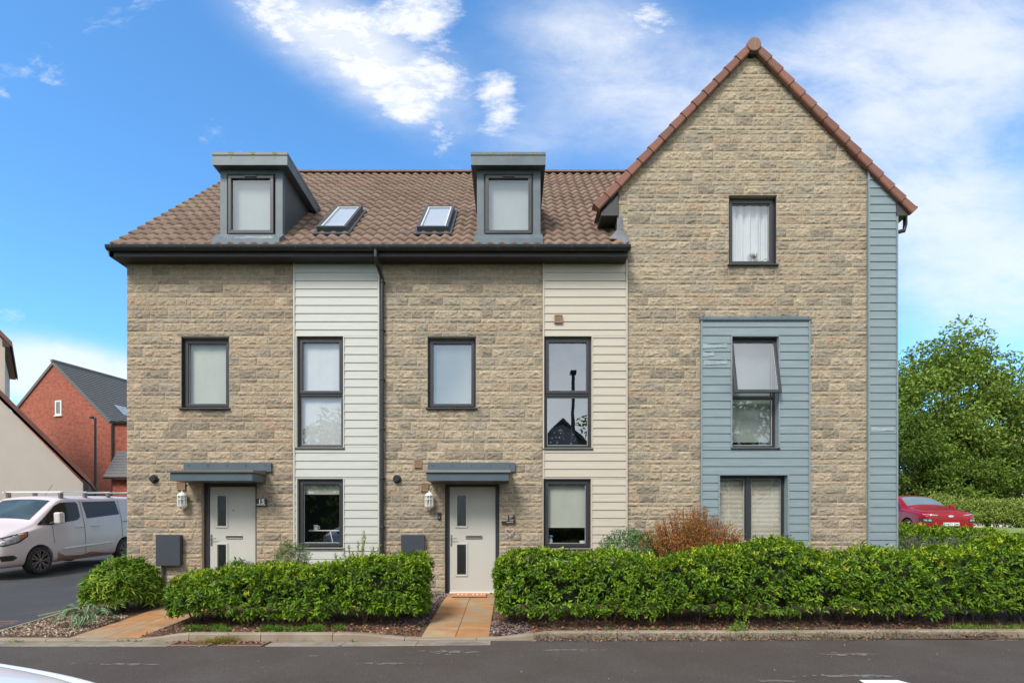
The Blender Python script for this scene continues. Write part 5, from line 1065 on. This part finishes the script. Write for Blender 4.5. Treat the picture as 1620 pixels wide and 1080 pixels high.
def car_shell(st, wheels, wr_, mt, parent, half):
    V = []; Q = []; rings = []
    for (x, zb, ws, zm, wm, zk, wk, zr, wr2, crown) in st:
        hp = [(0, zb), (ws * .8, zb), (ws, zb + .06), (wm, zm), (wk + .012, zk - .03), (wk, zk + .02), (wr2 + .03, zr - .10), (wr2, zr - .035), (wr2 * .82, zr), (0, zr + crown)]
        ring = [(x, -y, z) for y, z in hp] + [(x, y, z) for y, z in hp[-2:0:-1]]; rings.append(ring)
    n = len(rings[0]); V = [p for r in rings for p in r]
    for i in range(len(rings) - 1):
        for k in range(n): Q.append((i * n + k, i * n + (k + 1) % n, (i + 1) * n + (k + 1) % n, (i + 1) * n + k))
    b = MB(); b.add(V, Q + [tuple(range(n)), tuple(range((len(rings) - 1) * n, len(rings) * n))]); o = b.build('body', mt, None)
    s = o.modifiers.new('s', 'SUBSURF'); s.levels = 3; s.render_levels = 3
    cb = MB()
    for wx in wheels:
        for sd in (-1, 1): cb.lathe([(wr_ + .055, -.18), (wr_ + .055, .18)], (wx, sd * (half - .02), wr_ + .01), 32, 'y')
    c = cb.build('c', mt, None); bo = o.modifiers.new('b', 'BOOLEAN'); bo.object = c; bo.operation = 'DIFFERENCE'; bo.solver = 'EXACT'
    bpy.context.view_layer.update(); dg = bpy.context.evaluated_depsgraph_get(); me = bpy.data.meshes.new_from_object(o.evaluated_get(dg)); bpy.data.objects.remove(o); bpy.data.objects.remove(c)
    me.name = 'body'; me.materials.clear(); me.materials.append(mt[0] if isinstance(mt, list) else mt); me.materials.append(M['dkpl'])
    sm_ = []; 
    for p in me.polygons:
        inside = any(math.hypot(p.center.x - wx, p.center.z - wr_ - .01) < wr_ + .052 and abs(p.center.y) < half - .02 and abs(p.center.y) > half - .23 and p.center.z < wr_ * 2.3 for wx in wheels) and (abs(p.normal.y) > .9 or math.hypot(p.center.x - min(wheels, key=lambda q: abs(q - p.center.x)), p.center.z - wr_ - .01) > wr_ + .045)
        p.material_index = 1 if inside else 0; p.use_smooth = True
    me.set_sharp_from_angle(angle=R(38))
    ob = link(bpy.data.objects.new('body', me), parent); bv = BVHTree.FromPolygons([v.co for v in me.vertices], [tuple(p.vertices) for p in me.polygons]); return ob, bv
def wheel(parent, x, y, r, w_, side, spokes=10, z=None):
    z = z or r; t = MB().lathe([(r * .73, -w_ / 2), (r * .93, -w_ / 2), (r, -w_ / 2 + .03), (r, w_ / 2 - .03), (r * .93, w_ / 2), (r * .73, w_ / 2)], (x, y, z), 36, 'y', cap=False).build('wheel', M['tyre'], parent, smooth=True)
    b = MB(); yo = y + side * (w_ / 2 - .012)
    b.lathe([(r * .74, -side * .06), (r * .75, side * .010), (r * .70, side * .012)], (x, yo, z), 36, 'y', cap=False)
    for k in range(spokes):
        a = 2 * math.pi * k / spokes
        for da in (-.11, .11):
            c0, s0 = math.cos(a), math.sin(a); c1, s1 = math.cos(a + da * 1.6), math.sin(a + da * 1.6); tx, tz = -s0 * .013, c0 * .013
            b.add([(x + c0 * r * .12 - tx, yo + side * .004, z + s0 * r * .12 - tz), (x + c0 * r * .12 + tx, yo + side * .004, z + s0 * r * .12 + tz), (x + c1 * r * .73 + tx * 1.2, yo + side * .014, z + s1 * r * .73 + tz * 1.2), (x + c1 * r * .73 - tx * 1.2, yo + side * .014, z + s1 * r * .73 - tz * 1.2)], [(0, 1, 2, 3)])
    b.lathe([(.0, side * .012), (r * .13, side * .008), (r * .15, 0)], (x, yo, z), 14, 'y')
    b.build('rim', M['rimd'], t)
    MB().lathe([(.0, 0), (r * .71, 0)], (x, yo - side * .05, z), 24, 'y').build('brake_disc', M['blackm'], t)
def place(root, nose, yaw, pitch=0): root.rotation_euler = (0, -pitch, yaw) if False else (0, 0, 0); root.matrix_world = Matrix.Translation(nose) @ Matrix.Rotation(yaw, 4, 'Z') @ Matrix.Rotation(-pitch, 4, 'Y')
# ---- van: local +x runs from nose to tail
van = empty('parked_van', (0, 0, 0), 'white van with muddy sills and a roof rack on the driveway', 'van', local=True)
st = [(0, .30, .72, .52, .78, .78, .74, .88, .62, .03), (.05, .25, .84, .50, .90, .84, .86, .96, .72, .04), (.22, .22, .93, .55, .965, .93, .93, 1.08, .82, .05), (.60, .22, .96, .60, .985, 1.06, .95, 1.20, .85, .05), (.92, .22, .965, .62, .988, 1.13, .955, 1.30, .84, .05), (1.05, .22, .965, .62, .988, 1.15, .955, 1.40, .83, .05),
      (1.72, .22, .965, .62, .988, 1.20, .955, 1.90, .80, .04), (1.9, .22, .965, .62, .988, 1.21, .955, 1.965, .80, .04), (2.5, .22, .965, .62, .99, 1.23, .955, 1.955, .81, .04), (3.6, .22, .965, .62, .99, 1.26, .955, 1.97, .81, .04), (4.7, .24, .96, .62, .985, 1.28, .95, 1.96, .80, .04), (4.9, .28, .95, .62, .97, 1.28, .93, 1.94, .78, .04), (4.97, .35, .88, .62, .90, 1.26, .88, 1.85, .72, .02)]
ob, bv = car_shell(st, (1.0, 3.93), .345, M['van'], van, .985)
for wx in (1.0, 3.93):
    for sd in (-1, 1): wheel(van, wx, sd * .88, .35, .22, sd, 7)
stick(bv, mirror_lr([(1.02, 1.24), (1.30, 1.45), (1.62, 1.72), (1.80, 1.80), (2.28, 1.82), (2.33, 1.76), (2.33, 1.42), (2.22, 1.33), (1.4, 1.235)]), 'door_window', M['carglass'], van, off=.012)
stick(bv, mirror_lr([(2.55, 1.36), (2.50, 1.82), (3.72, 1.84), (3.78, 1.44)]), 'side_window', M['carglass'], van)
stick(bv, [('T', [(1.03, -.70), (1.70, -.66), (1.70, .66), (1.03, .70)])], 'windscreen', M['vanscreen'], van)
stick(bv, mirror_lr([(.03, .82), (.10, .80), (.42, .86), (.66, 1.00), (.68, 1.08), (.38, 1.00), (.12, .93)]), 'headlight', M['lamp'], van, off=.010)
for md in 'LR': stick(bv, [(md, [(.02, .79), (.12, .77), (.46, .84), (.70, .98), (.72, 1.10), (.36, 1.03), (.10, .96)])], 'headlight_surround', M['dkpl'], van, off=.005)
stick(bv, mirror_lr([(.46, .89), (.66, 1.00), (.68, 1.07), (.50, 1.01)]), 'indicator', M['amber'], van, off=.014)
stick(bv, mirror_lr([(.04, .42), (.30, .42), (.40, .48), (.30, .55), (.05, .55)]), 'fog_lamp_surround', M['dkpl'], van)
stick(bv, mirror_lr(line([(2.42, .30), (2.44, 1.2), (2.40, 1.88)], .012)) + mirror_lr(line([(1.42, .72), (1.40, 1.2)], .001)) , 'door_gap', M['dkpl'], van, off=.004)
stick(bv, mirror_lr([(1.425, .75), (1.437, .75), (1.41, 1.2), (1.398, 1.2)]) + mirror_lr([(2.415, .35), (2.428, .35), (2.438, 1.86), (2.425, 1.86)]) + mirror_lr([(3.80, .75), (3.812, .75), (3.83, 1.86), (3.818, 1.86)]), 'panel_gap', M['dkpl'], van, off=.005)
stick(bv, mirror_lr([(3.82, 1.20), (4.75, 1.22), (4.75, 1.24), (3.82, 1.22)]), 'sliding_rail', M['dkpl'], van, off=.008)
stick(bv, mirror_lr([(1.55, .26), (3.5, .26), (3.5, .30), (2.6, .42), (2.3, .36), (1.75, .40), (1.52, .52)]), 'mud_splash', M['vandirt'], van, off=.005)
for sd in (-1, 1): MB().add([(1.62, sd * .995, .56), (3.40, sd * .997, .62), (3.42, sd * .997, .66), (1.75, sd * .997, .62), (1.62, sd * 1.012, .57), (3.40, sd * 1.012, .63), (3.42, sd * 1.012, .655), (1.75, sd * 1.012, .61)], [(4, 5, 6, 7), (0, 1, 5, 4), (2, 3, 7, 6), (3, 0, 4, 7), (1, 2, 6, 5)]).build('side_moulding', M['paint_w'], van)
for sd in (-1, 1):
    mi = MB().box(1.33, 1.50, sd * 1.24, sd * 1.06, 1.26, 1.56).build('door_mirror', M['van'], van, bevel=.04); MB().tube([(1.38, sd * .93, 1.26), (1.42, sd * 1.10, 1.32)], .04, 8).build('mirror_arm', M['dkpl'], mi)
    b = MB()
    for hx in (2.14, 2.68): b.tube([(hx, sd * .975, 1.135), (hx + .05, sd * 1.02, 1.14), (hx + .20, sd * 1.02, 1.145), (hx + .25, sd * .975, 1.145)], .016, 6)
    b.build('door_handle', M['van'], van)
b = MB(); fb = MB()
for rx in (1.95, 2.75, 3.6, 4.5): b.tube([(rx, -.80, 2.09), (rx, .80, 2.09)], .02, 8); [fb.box(rx - .05, rx + .05, sd * .74 - .03, sd * .74 + .03, 1.92, 2.07) for sd in (-1, 1)]
for sd in (-1, 1): b.box(1.85, 4.7, sd * .80 - .02, sd * .80 + .02, 2.065, 2.098)
rk_ = b.build('roof_rack', M['paint_w'], van); fb.build('rack_foot', M['rimd'], rk_)
MB().tube([(2.0, -.25, 1.99), (2.25, -.25, 2.30)], .005, 6).build('aerial', M['dkpl'], van)
place(van, (-12.96, 2.72, .02), R(90 - 3.0), R(3.0))
# ---- generic hatchback
def hatch(name, label, paint, front=True, plate=None):
    c = empty(name, (0, 0, 0), label, 'car', local=True)
    st = [(0, .33, .62, .52, .66, .72, .62, .80, .48, .02), (.06, .26, .76, .50, .80, .78, .76, .88, .62, .03), (.25, .22, .87, .52, .895, .86, .85, .95, .72, .05), (.65, .21, .895, .56, .905, .93, .86, 1.01, .74, .055), (1.05, .21, .895, .58, .905, .98, .86, 1.07, .73, .05), (1.20, .21, .895, .58, .905, .99, .86, 1.13, .71, .04),
          (1.85, .21, .895, .58, .905, 1.0, .85, 1.47, .62, .04), (2.1, .21, .895, .58, .905, 1.0, .85, 1.53, .61, .035), (2.9, .21, .895, .58, .905, 1.01, .85, 1.55, .60, .03), (3.5, .22, .895, .6, .905, 1.04, .84, 1.50, .58, .03), (3.95, .24, .88, .6, .90, 1.06, .82, 1.22, .64, .03), (4.12, .30, .84, .6, .86, 1.03, .80, 1.10, .62, .02), (4.2, .38, .72, .6, .76, .96, .70, 1.02, .52, .01)]
    ob, bv = car_shell(st, (.85, 3.45), .335, paint, c, .905)
    for wx in (.85, 3.45):
        for sd in (-1, 1): wheel(c, wx, sd * .805, .335, .21, sd, 5)
    stick(bv, mirror_lr([(1.30, 1.03), (1.88, 1.40), (2.20, 1.46), (2.28, 1.46), (2.33, 1.05)]) + mirror_lr([(2.40, 1.05), (2.36, 1.46), (3.15, 1.44), (3.55, 1.30), (3.60, 1.12), (3.2, 1.06)]), 'side_window', M['carglass'], c)
    stick(bv, [('T', [(1.24, -.64), (1.86, -.50), (1.86, .50), (1.24, .64)])], 'windscreen', M['screen'], c)
    stick(bv, [('B', [(-.52, 1.14), (-.45, 1.42), (.45, 1.42), (.52, 1.14)])], 'rear_window', M['carglass'], c)
    for sd in (-1, 1):
        stick(bv, [('F', [(sd * .40, .785), (sd * .42, .812), (sd * .78, .845), (sd * .80, .82)])], 'headlight', M['lamp'], c)
        stick(bv, [('F', [(sd * .56, .56), (sd * .60, .68), (sd * .86, .70), (sd * .86, .60), (sd * .72, .545)])], 'lamp_housing', M['dkpl'], c)
        stick(bv, [('F', [(sd * .60, .60), (sd * .62, .665), (sd * .70, .665), (sd * .69, .60)]), ('F', [(sd * .72, .60), (sd * .73, .66), (sd * .80, .665), (sd * .80, .61)])], 'fog_lamp', M['lamp'], c, off=.012)
        stick(bv, [('B', [(sd * .50, .90), (sd * .52, 1.0), (sd * .80, 1.02), (sd * .84, .92), (sd * .70, .86)])], 'tail_light', M['lampr'], c)
        mi = MB().box(1.42, 1.54, sd * .93, sd * 1.11, 1.02, 1.17).build('door_mirror', paint, c, bevel=.03); MB().box(1.44, 1.52, sd * .86, sd * .95, 1.0, 1.05).build('mirror_base', M['dkpl'], mi)
    stick(bv, [('F', [(-.80, .30), (-.72, .40), (.72, .40), (.80, .30)]), ('F', [(-.45, .30), (-.45, .42), (.45, .42), (.45, .30)])], 'lower_grille', M['dkpl'], c)
    stick(bv, mirror_lr([(.02, .24), (4.1, .24), (4.1, .36), (3.95, .36), (3.9, .31), (.35, .31)]), 'sill_trim', M['dkpl'], c, off=.008)
    stick(bv, mirror_lr([(1.25, .36), (1.262, .36), (1.232, .98), (1.22, .98)]) + mirror_lr([(2.34, .36), (2.352, .36), (2.372, 1.02), (2.36, 1.02)]), 'panel_gap', M['blackm'], c, off=.004)
    stick(bv, [('F', [(-.08 + .09 * math.cos(t) + .08, .765 + .035 * math.sin(t)) for t in np.linspace(0, 2 * math.pi, 14, endpoint=False)])], 'badge', M['chrome'], c, off=.010)
    h = bv.ray_cast(Vector((-3, 0, .50)), Vector((1, 0, 0)))[0]; px = h.x - .02
    if plate:
        p = MB().box(px - .012, px, -.26, .26, .445, .555).build('number_plate', M['plate'], c, bevel=.004); MB().box(px - .0135, px - .0125, .212, .256, .450, .550).build('plate_band', M['green'], p)
        text(plate, .092, (px - .0135, .20, .467), M['blackm'], p, rot=(R(90), 0, R(-90)), ext=.001, bold=.002)
    else: MB().box(px - .012, px, -.26, .26, .445, .555).build('number_plate', M['plate'], c, bevel=.004)
    h = bv.ray_cast(Vector((8, 0, .78)), Vector((-1, 0, 0)))[0]; MB().box(h.x + .002, h.x + .014, -.26, .26, .74, .85).build('number_plate', M['plate'], c, bevel=.004)
    return c
red = hatch('parked_car', 'bright red crossover car parked nose-out beyond the small hedge on the right', M['red'], plate='WK71 ZNO')
place(red, (14.72, 8.15, .86), R(90 - 4), R(1))
wc = hatch('parked_car', 'white car whose bonnet just shows in the bottom left corner', M['paint_w'])
place(wc, (-1.30, -9.19, -.20), R(180 - 1))
wc2 = hatch('parked_car', 'white car mirrored in the lower window of number 15', M['paint_w']); place(wc2, (-3.3, -12.3, -.12), R(180))
# ================================================================= background buildings
def lh(o, *a, **k): return o
ch = empty('rendered_house', (-15.98, 10.5, .2), 'cream rendered gable end with brown verge behind the white van', 'house', rz=R(35)); INV[ch.name] = Matrix.Identity(4)
zE, zR, sR = 2.8, 6.86, 3.42                         # local frame: eaves corner at x=0, ridge at x=-sR
MB().prism([(-.10, -.6), (-.10, zE - .1), (-sR, zR - .10), (-2 * sR, zE - .1), (-2 * sR, -.6)], 0, 9, 'y').build('wall', M['render_c'], ch)
MB().prism([(.12, zE - .12), (-sR, zR), (-2 * sR - .1, zE - .12), (-2 * sR - .1, zE + .08), (-sR, zR + .22), (.12, zE + .06)], -.12, 9.1, 'y').build('roof', M['browntile'], ch)
MB().prism([(-.099, zE - .48), (.04, zE - .42), (.08, zE - .13), (-.099, zE + .06)], -.08, 9, 'y').build('eaves_box', M['blackm'], ch)
X2 = -25.5; c2h = empty('rendered_house', (PX(4, 14), 14, .2), 'taller pink-rendered house cut off by the left edge, only its eaves corner in view', 'house', rz=R(40)); INV[c2h.name] = Matrix.Identity(4)
z2_ = PZ(537, 14) - .2; MB().prism([(-8, -.5), (0, -.5), (0, z2_), (-4, z2_ + 4.5), (-8, z2_)], 0, 7, 'y').build('wall', M['render_c'], c2h)
MB().prism([(.32, z2_ - .30), (-4, z2_ + 4.55), (-8.32, z2_ - .30), (-8.32, z2_ - .08), (-4, z2_ + 4.80), (.32, z2_ - .08)], -.2, 7.2, 'y').build('roof', M['verge'], c2h)
MB().box(.001, .24, -.15, 7, z2_ - .32, z2_ - .03).build('eaves_box', M['fascia'], c2h)
MB().box(-.02, .08, -.10, -.01, -.2, z2_ - .3).build('downpipe', M['render_c'], c2h)
def P2(px, py, Y): return (PX(px, Y), PZ(py, Y))
# red brick house, turned 15 degrees; local frame: gable wall on local y=0, ridge along +y
D0 = 23.0; ax_, az_ = P2(85, 577, D0); a0_ = R(-15)
rb = empty('brick_house', (ax_, D0, .3), 'red brick house with a grey tiled roof beyond the driveway', 'house', rz=a0_); INV[rb.name] = Matrix.Identity(4)
hL = 3.15; zA = az_ - .3; pitch_ = .86; hR = 4.4
zl, zr_ = zA - hL * pitch_, zA - hR * pitch_
w = MB().prism([(-hL, -.3), (hR, -.3), (hR, zr_), (0, zA), (-hL, zl)], 0, 10, 'y').build('wall', M['rbrick'], rb)
b = MB(); b.prism([(-.0, zA), (hR + .25, zr_ - .2), (hR + .25, zr_), (0, zA + .2)], -.08, 10.1, 'y'); b.prism([(-hL - .2, zl - .17), (-.0, zA), (0, zA + .2), (-hL - .2, zl + .03)], -.08, 10.1, 'y'); rfo = b.build('roof', M['greytile'], rb)
b = MB(); n = 26
for i in range(n):
    t = (i + .5) / n; x = (hR + .25) * t; z = zA + .2 - (zA + .2 - zr_) * t; b.box(x - .012, x + .02, -.02, 10, z - .02, z + .028)
b.build('tile_course', M['fascia'], rfo)
b = MB(); b.box(-.10, .10, -.12, 10.1, zA + .16, zA + .30); b.build('ridge_tile', M['greytile'], rfo)
x0 = -.02; zc = zA - 3.05; fr = MB().rect_frame(x0 + .18, x0 + .68, zc, zc + .88, .09, -.05, -.005).build('window', M['white'], rb); MB().add([(x0 + .2, -.02, zc + .05), (x0 + .66, -.02, zc + .05), (x0 + .66, -.02, zc + .84), (x0 + .2, -.02, zc + .84)], [(0, 1, 2, 3)]).build('pane', M['screen'], fr, fixn=False); MB().box(x0 + .12, x0 + .74, -.08, -.004, zc - .06, zc - .002).build('sill', M['white'], fr)
b = MB(); t0_, t1_ = .62, .80
for t in (t0_, t1_): pass
sx0, sx1 = (hR) * .66, (hR) * .84; sz = lambda x: zA + .2 - (zA + .2 - zr_) * x / (hR + .25) + .05
b.add([(sx0, 1.4, sz(sx0)), (sx1, 1.4, sz(sx1)), (sx1, 2.2, sz(sx1)), (sx0, 2.2, sz(sx0))], [(0, 1, 2, 3)]); b.build('roof_window', M['lamp'], rfo)
Yw = 21.0; wg_ = empty('brick_house', (PX(215, Yw), Yw, .3), 'small red brick wing with dark gutter, half hidden by the left stone wall', 'house')
xa, xb = PX(179, Yw), PX(250, Yw); zt_ = PZ(670, Yw); MB().box(xa, xb, Yw, Yw + 3, 0, zt_).build('wall', M['rbrick'], wg_); MB().box(xa - .12, xb, Yw - .14, Yw + 3, zt_, zt_ + .13).build('gutter', M['blackp'], wg_); MB().tube([(xa + .02, Yw - .08, zt_), (xa + .02, Yw - .08, 0)], .05, 8).build('downpipe', M['blackp'], wg_)
Yp = 17.0; pw = empty('brick_garage', (PX(215, Yp), Yp, .3), 'low brick garage with a grey tiled lean-to roof beside the stone wall on the left', 'garage')
xa, xb = PX(163, Yp), PX(260, Yp); z1 = PZ(757, Yp); MB().box(xa + .25, xb, Yp + .3, Yp + 4, 0, z1).build('wall', M['rbrick'], pw)
b = MB(); z2 = PZ(716, Yp + 2.0); b.prism([(xa, z1), (xb, z1), (xb, z1 + .08), (xa, z1 + .08)], Yp, Yp + .06, 'y'); b.build('gutter', M['blackp'], pw)
b = MB(); n = 9
for i in range(n):
    t0, t1 = i / n, (i + 1) / n; x_0 = xa + (PX(186, Yp + 2) - xa) * t0; x_1 = xa + (PX(186, Yp + 2) - xa) * t1; y_0, y_1 = Yp + 2 * t0, Yp + 2 * t1; za, zb = z1 + .1 + (z2 - z1) * t0, z1 + .1 + (z2 - z1) * t1
    b.add([(x_0, y_0, za + .03), (xb, y_0, za + .03), (xb, y_1, zb), (x_1, y_1, zb), (x_0, y_0, za - .03), (xb, y_0, za - .03)], [(0, 1, 2, 3), (0, 4, 5, 1)])
b.build('roof', M['greytile'], pw)
Yl = 15.0; lp = empty('street_lamp', (PX(151, Yl), Yl, .3), 'thin dark street lamp post in front of the red brick house', 'street lamp')
MB().tube([(PX(151, Yl), Yl, .2), (PX(151, Yl), Yl, PZ(661, Yl)), (PX(150, Yl), Yl, PZ(659.5, Yl)), (PX(145, Yl), Yl, PZ(659.5, Yl))], [.065, .045, .04, .035], 10).build('post', M['blackp'], lp); MB().box(PX(143, Yl), PX(149, Yl), Yl - .07, Yl + .07, PZ(660.5, Yl) - .03, PZ(660.5, Yl) + .05).build('lamp_head', M['blackp'], lp, bevel=.01)
Yr = 46; rh = empty('tiled_house', (PX(1570, Yr), Yr, 1.3), 'distant house with a faded red tile roof glimpsed through the trees', 'house')
MB().box(PX(1525, Yr), PX(1640, Yr), Yr, Yr + 7, 1, PZ(705, Yr)).build('wall', M['render_c'], rh); b = MB(); b.prism([(Yr - .4, PZ(711, Yr)), (Yr + 3.6, PZ(672, Yr)), (Yr + 7.4, PZ(711, Yr))], PX(1518, Yr), PX(1650, Yr), 'x'); b.build('roof', M['pinktile'], rh)
b = MB(); b.prism([(PX(1553, Yr), PZ(704, Yr)), (PX(1585, Yr), PZ(704, Yr)), (PX(1569, Yr), PZ(680, Yr))], Yr - 1.0, Yr - .401, 'y'); b.build('gable', M['pinktile'], rh)
# ================================================================= trees
def tree(x, y, h, r, seed, label, pal, leaf=.16, trunk=.22, clumps=70, per=120, crown_lo=.25, name='tree', group=None, lean=0, squash=1.0, mt='leafd', gap=.0, zbase=None):
    rg = np.random.RandomState(seed); g = float(H(x, y)) if zbase is None else zbase; t = empty(name, (x, y, g), label, 'tree', group)
    cz = g + h * (crown_lo + (1 - crown_lo) / 2); rz = h * (1 - crown_lo) / 2
    d = rnd_dir(rg, clumps); d[:, 2] = d[:, 2] * .9 + .1; rad = rg.uniform(.45, .95, clumps) ** .7
    lob = .8 + .4 * vn(np.arctan2(d[:, 1], d[:, 0]) * 1.6 + 7, d[:, 2] * 2.2, seed)
    Cn = np.array([x + lean, y, cz]) + d * np.array([r, r * squash, rz]) * (rad * lob)[:, None]
    b = MB(); top = Vector((x + lean * .6, y, g + h * .55)); b.tube([(x, y, g - .1), (x + lean * .15, y, g + h * .22), (x + lean * .4, y, g + h * .40), top], [trunk, trunk * .8, trunk * .6, trunk * .3], 9); b.build('trunk', M['bark'], t, smooth=True)
    b = MB()
    for i in range(0, clumps):
        s = Vector((x + lean * .3, y, g + h * rg.uniform(.20, .5))); e = Vector(Cn[i]); mid = s.lerp(e, .5) + Vector((rg.uniform(-.1, .1) * r, rg.uniform(-.1, .1) * r, -.05 * h * rg.rand())); b.tube([s, mid, e], [trunk * .22, trunk * .13, trunk * .04], 5, cap=False)
    b.build('limb', M['bark'], t)
    cr = r * .30 * rg.uniform(.6, 1.25, clumps); n = clumps * per; ci = np.repeat(np.arange(clumps), per); dd = rnd_dir(rg, n); rr = rg.uniform(.15, 1, n) ** .55
    P = Cn[ci] + dd * np.array([1, 1, .62]) * (cr[ci] * rr)[:, None]
    tone = rg.uniform(.78, 1.25, clumps)[ci]; C = np.array(pal)[rg.randint(0, len(pal), n)] * tone[:, None] * rg.uniform(.8, 1.2, (n, 1))
    D = dd * .6 + rnd_dir(rg, n) * .8; D[:, 2] -= .15; N = np.tile([0, 0, 1.], (n, 1)) + rnd_dir(rg, n) * .8
    V, Fc, C = leafmesh(P, D, N, leaf * rg.uniform(.7, 1.3, n), leaf * .55 * rg.uniform(.7, 1.2, n), C, .1, .2); fast('crown', V, Fc, M[mt], t, C); return t
TG = [(.155, .235, .035), (.20, .285, .05), (.25, .33, .065)]; TD = [(.10, .165, .025), (.13, .20, .03), (.165, .24, .04)]; TL = [(.26, .34, .07), (.32, .38, .09), (.22, .30, .06)]
Yt = 21.0
tree(PX(1500, Yt), Yt, PZ(510, Yt) - 1.95, 4.1, 3, 'large loose-crowned green tree rising beside the blue-grey house corner', TG, .23, .26, 135, 190, .14, squash=.75)
for i, (px, pyt, Y, r, lab, pal, lo) in enumerate([(1430, 640, 19.5, 2.3, 'dark tall bush below the left side of the large tree', TD, .0), (1500, 705, 18.5, 2.2, 'dark bush directly behind the red car roof', TD, .0), (1560, 690, 19.5, 1.7, 'dark bush under the distant tiled roof', TD, .0), (1610, 640, 20.5, 2.2, 'dark tall bush at the right edge of the frame', TD, .0), (1465, 690, 21, 2.4, 'deep green bush behind the tree trunk', TD, .0), (1690, 600, 23, 3.0, 'green tree just beyond the right edge of the frame', TG, .05)]):
    h = PZ(pyt, Y) - float(H(PX(px, Y), Y)); tree(PX(px, Y), Y, h, r, 40 + i, lab, pal, .17, .10, 60, 190, lo, name='bush_tree', group='bushes below the large tree')
for i, (px, pyt, Y, r, lab) in enumerate([(1560, 788, 15.6, 1.5, 'pale yellow-green low bush right of the red car'), (1620, 792, 15.2, 1.5, 'pale yellow-green low bush at the right edge behind the lawn'), (1500, 782, 16.8, 1.6, 'pale low bush behind the red car bonnet')]):
    h = PZ(pyt, Y) - float(H(PX(px, Y), Y)); tree(PX(px, Y), Y, h, r, 60 + i, lab, TL, .10, .04, 60, 150, .0, name='low_bush', group='pale bushes along the lawn', squash=.7)
# opposite side of the street, seen mirrored in the window panes
op = empty('gabled_house', (3.2, -24, -.2), 'dark brown gabled house mirrored in the upper window of number 14', 'house')
MB().prism([(-.4, -.3), (6.8, -.3), (6.8, 4.3), (3.2, 7.7), (-.4, 4.3)], -31, -24, 'y').build('wall', M['darkbrick'], op); b = MB(); b.prism([(-.8, 3.95), (3.2, 7.75), (7.2, 3.95), (7.2, 4.15), (3.2, 7.98), (-.8, 4.15)], -31.2, -23.7, 'y'); b.build('roof', M['fascia'], op)
sl2 = empty('street_lamp', (2.75, -14, -.2), 'tall dark street lamp mirrored in the upper window of number 14', 'street lamp'); MB().tube([(2.75, -14, -.2), (2.75, -14, 8.0)], [.11, .07], 10).build('post', M['blackp'], sl2); MB().box(2.62, 2.88, -14.2, -13.8, 8.0, 8.12).build('lamp_head', M['blackp'], sl2)
for i, (x, y, h, r) in enumerate([(6.8, -17, 9.5, 2.6), (-9, -20, 7.5, 3.2), (-14.5, -22, 8.0, 3.4), (12, -19, 8.5, 3.2), (-4.5, -21, 5.2, 2.6)]): tree(x, y, h, r, 80 + i, ['broad green tree mirrored at the right of the number 14 window', 'green tree mirrored in the left windows', 'green tree mirrored at the far left', 'green tree mirrored in the gable house windows', 'low green tree mirrored between the houses'][i], TD, .30, .2, 36, 90, .15, group='trees across the street', zbase=-.2)
rg = np.random.RandomState(3)
b2 = empty('hedge', (-3, -15, -.2), 'plain hedge across the street, mirrored in the lower windows', 'hedge'); n = 5200; XX = rg.uniform(-20, 16, n); P = np.stack([XX, -15 + rg.uniform(-.5, .5, n), -.2 + rg.uniform(0, 1, n) * (1.5 + 1.8 * sm(-2, -5, XX))], 1); V, Fc, C = clusters(rg, P, rnd_dir(rg, n), 5, .22, .10, TL, .9); fast('foliage', V, Fc, M['leafd'], b2, C)
MB().box(-20, 16, -15.3, -14.7, -.2, 1.1).box(-20, -5.2, -15.31, -14.69, 1.1, 2.8).build('shade_core', M['core_shade'], b2)  # solid filler, its dark colour stands for shade between the leaves
o = MB().box(-60, 60, -12.4, -10.9, -.3, -.12).build('pavement', M['asph']); o['kind'] = 'structure'
